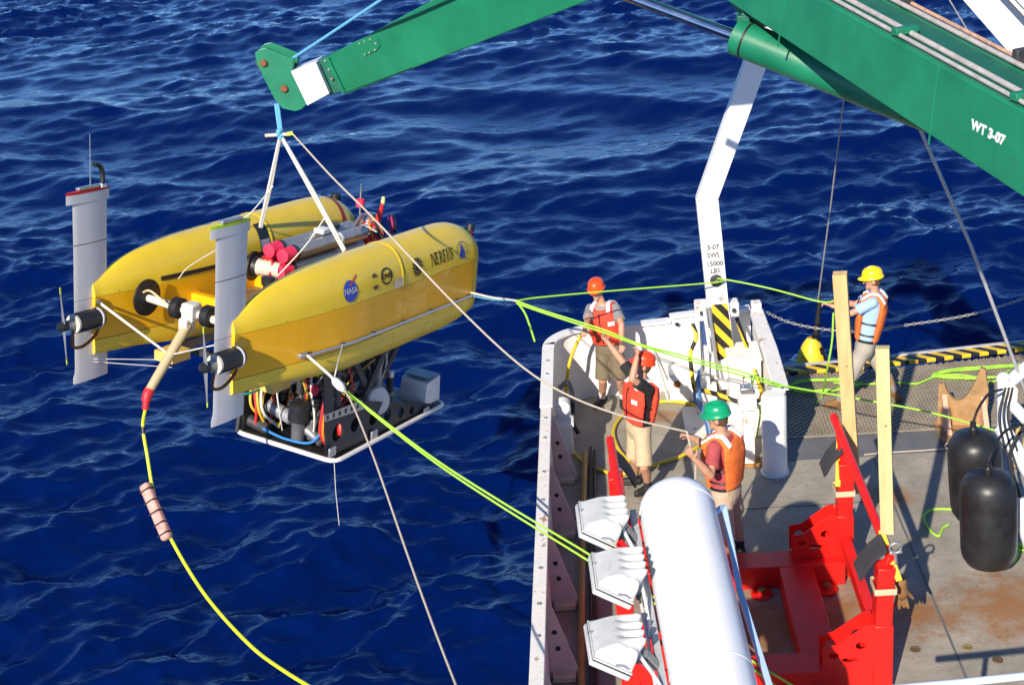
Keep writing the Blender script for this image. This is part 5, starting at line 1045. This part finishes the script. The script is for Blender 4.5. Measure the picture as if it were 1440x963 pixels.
# ------------------------------------------------------------------ people
def on_ray(px, py, c, L, sgn):
    """point of the sight line at distance L from c (far side if sgn > 0)"""
    d = ray(px, py).normalized(); m = CAM-c; b = m.dot(d); q = b*b-(m.dot(m)-L*L); t = -b+(sgn*math.sqrt(q) if q > 0 else 0); p = CAM+d*t
    return c+(p-c).normalized()*min(L, (p-c).length+1e-6) if q <= 0 else p
def person(label, Y, s, front, look, px, mats, vest_gap=62, group='deck crew', extras=None, shirt_low=-.12, shoeh=.0):
    nk = P(*px['neck'][:2], Y+px['neck'][2]); pv = P(*px['pelvis'][:2], Y+px['pelvis'][2]); hd = P(*px['head'][:2], Y+px['head'][2])
    f = Vector(front).normalized(); up = (nk-pv).normalized(); lat = up.cross(f).normalized(); f = lat.cross(up).normalized(); TL = (nk-pv).length
    J = {}
    for sd_, k in (('L', 1), ('R', -1)):
        J['s'+sd_] = nk-up*.065*s+lat*.175*s*k; J['h'+sd_] = pv+lat*.085*s*k
        e = px['e'+sd_]; J['e'+sd_] = on_ray(e[0], e[1], J['s'+sd_], .295*s, e[2]); w = px['w'+sd_]; J['w'+sd_] = on_ray(w[0], w[1], J['e'+sd_], .25*s, w[2])
        a = px['a'+sd_]; J['a'+sd_] = G(a[0], a[1], .085*s); kx = px['k'+sd_]; J['k'+sd_] = on_ray(kx[0], kx[1], J['h'+sd_], .43*s, kx[2])
        # keep the shin length human: slide the knee between hip and ankle
        kk, aa, h_ = J['k'+sd_], J['a'+sd_], J['h'+sd_]
        for _ in range(12):
            kk = aa+(kk-aa).normalized()*.425*s; kk = h_+(kk-h_).normalized()*.435*s
        J['k'+sd_] = kk
    root = thing('person', label, 'person', ((J['aL'].x+J['aR'].x)/2, (J['aL'].y+J['aR'].y)/2, 0), group)
    tab = [(-.16, .12, .09), (-.08, .160, .108), (.0, .168, .115), (.25, .15, .102), (.5, .16, .112), (.72, .18, .122), (.86, .18, .108), (.95, .12, .085), (1.03, .06, .058)]
    def sec(t):
        for a, b in zip(tab, tab[1:]):
            if t <= b[0]: u = (t-a[0])/(b[0]-a[0]); return (a[1]+(b[1]-a[1])*u)*s, (a[2]+(b[2]-a[2])*u)*s
        return tab[-1][1]*s, tab[-1][2]*s
    def pt(t, ph, inf=0.0):
        a, b = sec(t); c_, s_ = math.cos(ph), math.sin(ph); e = 2/2.6
        return pv+up*TL*t+f*((b+inf)*math.copysign(abs(c_)**e, c_))+lat*((a+inf)*math.copysign(abs(s_)**e, s_))
    def torso(mb, inf, t0, t1, n=11):
        mb.loft([[pt(t0+(t1-t0)*i/n, 2*math.pi*k/22, inf) for k in range(22)] for i in range(n+1)])
    # --- body: one continuous skin
    b = MB(); torso(b, 0, -.16, 1.03)
    hf = Vector(look).normalized(); hup = (Vector((0, 0, 1))-hf*hf.z).normalized(); hup = (hup*.85+(hd-nk).normalized()*.15).normalized(); hl = hup.cross(hf).normalized(); hf = hl.cross(hup)
    b.caps_(nk-up*.03, hd-hup*.03*s-hf*.012, .056*s, .052*s); b.ell(hd+hup*.02*s, (.093*s, .074*s, .105*s), (hf, hl, hup)); b.ell(hd-hup*.055*s+hf*.028*s, (.058*s, .05*s, .058*s), (hf, hl, hup))
    b.caps_(hd+hf*.088*s+hup*.012*s, hd+hf*.108*s-hup*.022*s, .009*s, .014*s, 8); b.caps_(hd+hf*.08*s-hup*.058*s-hl*.015*s, hd+hf*.08*s-hup*.058*s+hl*.015*s, .009*s, .009*s, 8); b.ell(hd+hf*.068*s-hup*.09*s, (.026*s, .028*s, .022*s), (hf, hl, hup))
    for k in (1, -1): b.ell(hd+hl*.076*s*k-hf*.008*s-hup*.005*s, (.02*s, .012*s, .032*s), (hf, hl, hup)); b.caps_(hd+hf*.082*s+hup*.03*s+hl*.012*k*s, hd+hf*.076*s+hup*.03*s+hl*.045*k*s, .010*s, .008*s, 8)
    for sd_, k in (('L', 1), ('R', -1)):
        S_, E_, W_ = J['s'+sd_], J['e'+sd_], J['w'+sd_]
        b.caps_(nk-up*.05*s+lat*.06*k*s, S_, .05*s, .058*s); b.caps_(S_, E_, .053*s, .041*s); b.caps_(E_, E_.lerp(W_, .35), .041*s, .043*s); b.caps_(E_.lerp(W_, .35), W_, .043*s, .028*s)
        d = (W_-E_).normalized(); n = px.get('n'+sd_, None); n = Vector(n) if n else (f*.6-Vector((0, 0, 1))*.5); n = (n-d*n.dot(d)).normalized(); sx = d.cross(n).normalized()
        pc = W_+d*.05*s
        for q in (-.024, 0, .024): b.caps_(W_+d*.015*s+sx*q*.6*s, W_+d*.078*s+sx*q*s, .017*s, .0145*s, 8)
        for i, (q, ln) in enumerate(((-.033, .9), (-.011, 1.05), (.011, 1.0), (.033, .8))):
            r0 = W_+d*.085*s+sx*q*s; r1 = r0+(d*.75+n*.65).normalized()*.038*s*ln; r2 = r1+(n*.95-d*.1).normalized()*.03*s*ln; r3 = r2+(n*.35-d*.93).normalized()*.022*s*ln
            b.caps_(r0, r1, .0095*s, .0088*s, 8); b.caps_(r1, r2, .0088*s, .008*s, 8); b.caps_(r2, r3, .008*s, .007*s, 8)
        tk_ = -1 if sd_ == 'L' else 1
        t0 = W_+d*.03*s+sx*.03*tk_*s; t1 = t0+(d*.5+sx*.75*tk_+n*.4).normalized()*.04*s; t2 = t1+(d*.7+n*.7).normalized()*.032*s; b.caps_(t0, t1, .012*s, .0105*s, 8); b.caps_(t1, t2, .0105*s, .0085*s, 8)
        H_, K_, A_ = J['h'+sd_], J['k'+sd_], J['a'+sd_]
        b.caps_(H_, K_, .088*s, .058*s); b.caps_(K_, K_.lerp(A_, .35)-f*.012, .056*s, .058*s); b.caps_(K_.lerp(A_, .35)-f*.012, A_, .058*s, .036*s)
        fd = Vector(px['f'+sd_]+(0,)).normalized(); b.caps_(A_-Vector((0, 0, .03*s)), A_+fd*.12*s-Vector((0, 0, .045*s)), .034*s, .03*s)
    me = remeshed(b, 'body', .0085, 2); link('body', me, skin, root)
    # --- hair, eyes
    h = MB(); h.ell(hd+hup*.022*s-hf*.016*s, (.093*s, .082*s, .105*s), (hf, hl, hup)); h.ell(hd-hup*.035*s-hf*.05*s, (.045*s, .062*s, .05*s), (hf, hl, hup)); link('hair', remeshed(h, 'hair', .012, 1), hair_m, root)
    for k in (1, -1): MB().ell(hd+hf*.086*s+hup*.013*s+hl*.031*s*k, (.008*s, .013*s, .008*s), (hf, hl, hup), 8, 6).build('eye', mat('dark_eye', (.03, .02, .015), .2), root)
    # --- shirt with sleeves
    t = MB(); torso(t, .014*s, shirt_low, .985)
    for sd_, k in (('L', 1), ('R', -1)):
        S_, E_ = J['s'+sd_], J['e'+sd_]; d = E_-S_; t.caps_(nk-up*.055*s+lat*.07*k*s, S_, .055*s, .066*s); t.lathe([(-.02, .064*s), (.0, .068*s), (d.length*.45, .068*s), (d.length*.72, .074*s)], S_, d, 14)
    link('shirt', remeshed(t, 'shirt', .012, 2), mats['shirt'], root)
    # --- shorts
    t = MB(); t.loft([[pt(-.2+.38*i/5, 2*math.pi*k/22, .018*s) for k in range(22)] for i in range(6)])
    for sd_ in 'LR':
        H_, K_ = J['h'+sd_], J['k'+sd_]; d = K_-H_; t.caps_(H_+up*.02, H_.lerp(K_, .3), .105*s, .102*s); t.lathe([(0, .104*s), (d.length*.5, .100*s), (d.length*.96, .104*s)], H_, d, 16)
    link('shorts', remeshed(t, 'shorts', .013, 2), mats['shorts'], root)
    MB().loft([[pt(tt, 2*math.pi*k/22, .0235*s) for k in range(22)] for tt in (.135, .185)], caps=False).build('belt', black_rub, root)
    # --- life vest: front and back panels joined by shoulder straps
    t = MB(); g = R_(vest_gap); t0, t1 = .16, .93
    for c0 in (0, math.pi):
        inner, outer = [], []
        for i in range(12):
            tt = t0+(t1-t0)*i/11; wdt = g*(1 if i < 8 else 1-.12*(i-7)/4); puff = .058*(.55+.45*math.sin(math.pi*min(1, max(0, (i+.6)/12))))*s
            r_in = [pt(tt, c0-wdt+2*wdt*k/10, .010*s) for k in range(11)]; r_out = [pt(tt, c0-wdt+2*wdt*k/10, .012*s+puff) for k in range(11)]
            inner.append(r_out+list(reversed(r_in)))
        t.loft(inner)
    for k in (1, -1):
        pA = pt(.86, R_(28)*k, .035*s); pB = nk-up*.015*s+lat*.095*s*k+f*.03*s; pC = nk-up*.015*s+lat*.098*s*k-f*.05*s; pD = pt(.86, math.pi-R_(28)*k, .035*s)
        for a_, b_ in ((pA, pB), (pB, pC), (pC, pD)):
            for q in (-.028, 0, .028): t.caps_(a_+lat*q*s, b_+lat*q*s, .026*s, .026*s, 8)
    vest = link('life_vest', remeshed(t, 'life_vest', .012, 3), mats['vest'], root)
    for k in (1, -1):
        pA = pt(.80, R_(28)*k, .07*s); pA2 = pt(.9, R_(28)*k, .066*s); pB = nk+up*.017*s+lat*.095*s*k+f*.03*s; pC = nk+up*.017*s+lat*.098*s*k-f*.05*s; pD2 = pt(.9, math.pi-R_(28)*k, .066*s); pD = pt(.80, math.pi-R_(28)*k, .074*s)
        pB -= up*.004; ring = [pA2, pA2.lerp(pB, .6)+up*.02*s, pB+up*.006, pC+up*.006, pC.lerp(pD2, .45)+up*.018*s, pD2]; st = MB(); hw_ = .026*s
        rs = []
        for i, p_ in enumerate(ring):
            tn = (ring[min(i+1, len(ring)-1)]-ring[max(i-1, 0)]).normalized(); nn_ = lat.cross(tn).normalized()*k; nn_ = nn_ if (p_-(pv+up*TL*.8)).dot(nn_) > 0 else -nn_
            rs.append([p_-lat*hw_-nn_*.02, p_+lat*hw_-nn_*.02, p_+lat*hw_+nn_*.006, p_-lat*hw_+nn_*.006])
        st.loft(rs); st.build('reflective_strip', reflect, vest)
    for tt in (.28, .5):
        for k_ in (1, -1): MB().tube([pt(tt, k_*(g-.15+(math.pi-2*g+.3)*i/8), .03*s) for i in range(9)], .011*s, 6).build('vest_strap', black_rub, vest)
    if not mats.get('nozip'):
        MB().tube([pt(.22+.11*i, 0, .070*s) for i in range(7)], .008*s, 6).build('zipper', black_rub, vest)
        for k in (1,):
            q0 = [pt(tt, ph, .0755*s) for tt, ph in ((.62, R_(20)), (.62, R_(44)), (.71, R_(44)), (.71, R_(20)))]; MB().add(q0+[(v-(pv+up*TL*.66)).normalized()*-.02+v for v in q0], [(0, 1, 2, 3), (7, 6, 5, 4), (0, 4, 5, 1), (1, 5, 6, 2), (2, 6, 7, 3), (3, 7, 4, 0)]).build('name_tag', reflect, vest)
    # --- hard hat
    hc = hd+hup*.045*s+hf*(-.004); rings = []
    def hr(k, z, brim=0.0, vis=0.0):
        o = []
        for i in range(32):
            a = 2*math.pi*i/32; c_, s_ = math.cos(a), math.sin(a); rx, ry = .128*s*k+brim, .106*s*k+brim; v = vis*max(0, c_)**2.2
            o.append(hc+hf*(rx+v)*c_+hl*ry*s_+hup*(z*s-.25*v))
        return o
    rings = [hr(.93, .0), hr(1.0, -.006, .010*s, .040*s), hr(1.0, .003, .012*s, .042*s), hr(1.0, .012, .002), hr(1.0, .04), hr(.96, .068), hr(.86, .093), hr(.70, .112), hr(.48, .124), hr(.22, .130), hr(.03, .131)]
    hm = MB().loft(rings).build('hard_hat', mats['hat'], root, angle=60)
    for q in (-.022, 0, .022): MB().tube([hc+hf*(.126*s*math.cos(a))*(.98)+hl*q*s+hup*(.135*s*math.sin(a)-.002 if True else 0)*math.sqrt(max(.2, 1-(q/.106)**2)) for a in [R_(18+144*i/12) for i in range(13)]], .007*s, 6).build('ridge', mats['hat'], hm)
    # --- socks and shoes
    for sd_ in 'LR':
        A_, K_ = J['a'+sd_], J['k'+sd_]; d = (K_-A_).normalized(); fd = Vector(px['f'+sd_]+(0,)).normalized(); sl = Vector((0, 0, 1)).cross(fd)
        MB().lathe([(-.03, .042*s), (.05*s, .045*s), (.12*s, .050*s), (.125*s, .046*s)], A_, d, 14).build('sock', mats['sock'], root)
        t = MB(); z = Vector((0, 0, 1)); g0 = Vector((A_.x, A_.y, 0))
        t.caps_(g0-fd*.045*s+z*.055*s, g0+fd*.03*s+z*.06*s, .05*s, .05*s); t.caps_(g0+fd*.03*s+z*.055*s, g0+fd*.155*s+z*.042*s, .048*s, .040*s); t.lathe([(0, .05*s), (.05*s+shoeh, .047*s)], g0+z*.05*s, d, 12)
        t.loft([[g0+fd*(.06+.14*math.cos(a)*1.02)*s+sl*.05*s*math.sin(a)+z*zz for a in [2*math.pi*i/20 for i in range(20)]] for zz in (.004, .028*s)])
        link('shoe', remeshed(t, 'shoe', .010, 2), mats['shoe'], root)
    return root, J, pt, vest
grey_tee = mat('grey_tee', (.24, .24, .25), .85, var=.12, bump=.9, bscale=15); blk_tee = mat('black_tee', (.015, .015, .017), .85, var=.2, bump=.9, bscale=15); rose_tee = mat('faded_red_tee', (.42, .07, .075), .85, var=.12, bump=.9, bscale=15); blue_shirt = mat('pale_blue_shirt', (.34, .52, .76), .8, var=.1, bump=.9, bscale=15)
olive = mat('olive_shorts', (.17, .135, .085), .85, var=.15, bump=.9, bscale=15); khaki = mat('khaki_shorts', (.52, .41, .26), .85, var=.12, bump=.9, bscale=15); tan_sh = mat('tan_shorts', (.50, .37, .26), .85, var=.12, bump=.9, bscale=15); grey_sh = mat('grey_shorts', (.36, .33, .28), .85, var=.12, bump=.9, bscale=15)
hat_o = mat('orange_hard_hat', (.80, .085, .012), .32, var=.04); hat_r = mat('red_orange_hard_hat', (.80, .06, .012), .32, var=.04); hat_g = mat('green_hard_hat', (.004, .30, .13), .28, var=.05); hat_y = mat('yellow_hard_hat', (.85, .60, .01), .3, var=.04)
shoe_bk = mat('black_shoe', (.015, .014, .014), .6, var=.2); shoe_br = mat('brown_boot', (.20, .10, .03), .7, var=.25, bump=.2); sock_w = mat('white_sock', (.68, .67, .65), .9); sock_g = mat('grey_sock', (.30, .30, .31), .9); sock_b = mat('black_sock', (.03, .03, .035), .9)
person('person in orange hard hat and orange vest standing against the stern bulwark', 16.92, .99, (-.35, -.9, 0), (-.30, -.93, -.12),
    dict(head=(839, 409, -.02), neck=(847, 427, 0), pelvis=(857, 489, 0), eL=(874, 456, -1), wL=(874, 484, -1), eR=(826, 452, -1), wR=(823, 463, -1), kL=(871, 527, -1), kR=(848, 527, -1), aL=(876, 560, 0), aR=(847, 559, 0), fL=(.0, -1), fR=(-.55, -.8)),
    dict(shirt=grey_tee, shorts=olive, vest=red_vest, hat=hat_o, sock=sock_w, shoe=shoe_bk), vest_gap=76)
person('person in red-orange hard hat with both arms raised to the green lines', 14.62, .98, (-.88, -.42, 0), (-.80, -.1, .28),
    dict(head=(904, 514, 0), neck=(903, 533, 0), pelvis=(898, 600, 0), eL=(889, 533, -1), wL=(896, 501, -1), eR=(873, 505, 1), wR=(854, 480, 1), kL=(902, 650, -1), kR=(892, 648, 1), aL=(911, 683, 0), aR=(893, 672, 0), fL=(-.8, -.5), fR=(-.95, .1), nL=(-.5, .3, .6), nR=(.1, -.2, 1)),
    dict(shirt=blk_tee, shorts=khaki, vest=red_vest, hat=hat_r, sock=sock_b, shoe=shoe_bk), vest_gap=74)
person('person in green hard hat and dark red tee hauling a tan rope by the tank', 12.88, 1.06, (-.84, .50, 0), (-.93, .3, -.12),
    dict(head=(1009, 588, 0), neck=(1015, 609, 0), pelvis=(1021, 690, 0), eL=(999, 668, -1), wL=(977, 645, -1), eR=(990, 625, 1), wR=(970, 613, 1), kL=(1013, 735, -1), kR=(1034, 728, 1), aL=(1024, 784, 0), aR=(1042, 775, 0), fL=(-.95, .1), fR=(-.2, -.95), nL=(-.3, .3, .9), nR=(-.2, -.2, -.9)),
    dict(shirt=rose_tee, shorts=tan_sh, vest=orange_vest, hat=hat_g, sock=sock_b, shoe=shoe_bk), vest_gap=58)
person('person in yellow hard hat and pale blue shirt leaning back on a green line', 16.52, 1.0, (-.92, .28, 0), (-.97, .1, -.08),
    dict(head=(1227, 394, 0), neck=(1231, 412, 0), pelvis=(1217, 486, 0), eL=(1194, 442, -1), wL=(1165, 428, -1), eR=(1203, 428, 1), wR=(1180, 425, 1), kL=(1192, 523, -1), kR=(1245, 520, 1), aL=(1180, 562, 0), aR=(1258, 549, 0), fL=(-.95, -.2), fR=(.25, -.9)),
    dict(shirt=blue_shirt, shorts=grey_sh, vest=orange_vest, hat=hat_y, sock=sock_g, shoe=shoe_br), vest_gap=55, shirt_low=-.24)
# rope bight in the hands of the green-helmeted person
rope('rope_bight', [HB, P(972, 632, 12.7), P(978, 646, 12.6), P(978, 690, 12.6), P(983, 716, 12.6)], .012, rope_tan, 'tan rope end hanging from the hands of the green-helmeted person')
for o in bpy.data.objects:
    if o.get('_local'): del o['_local']
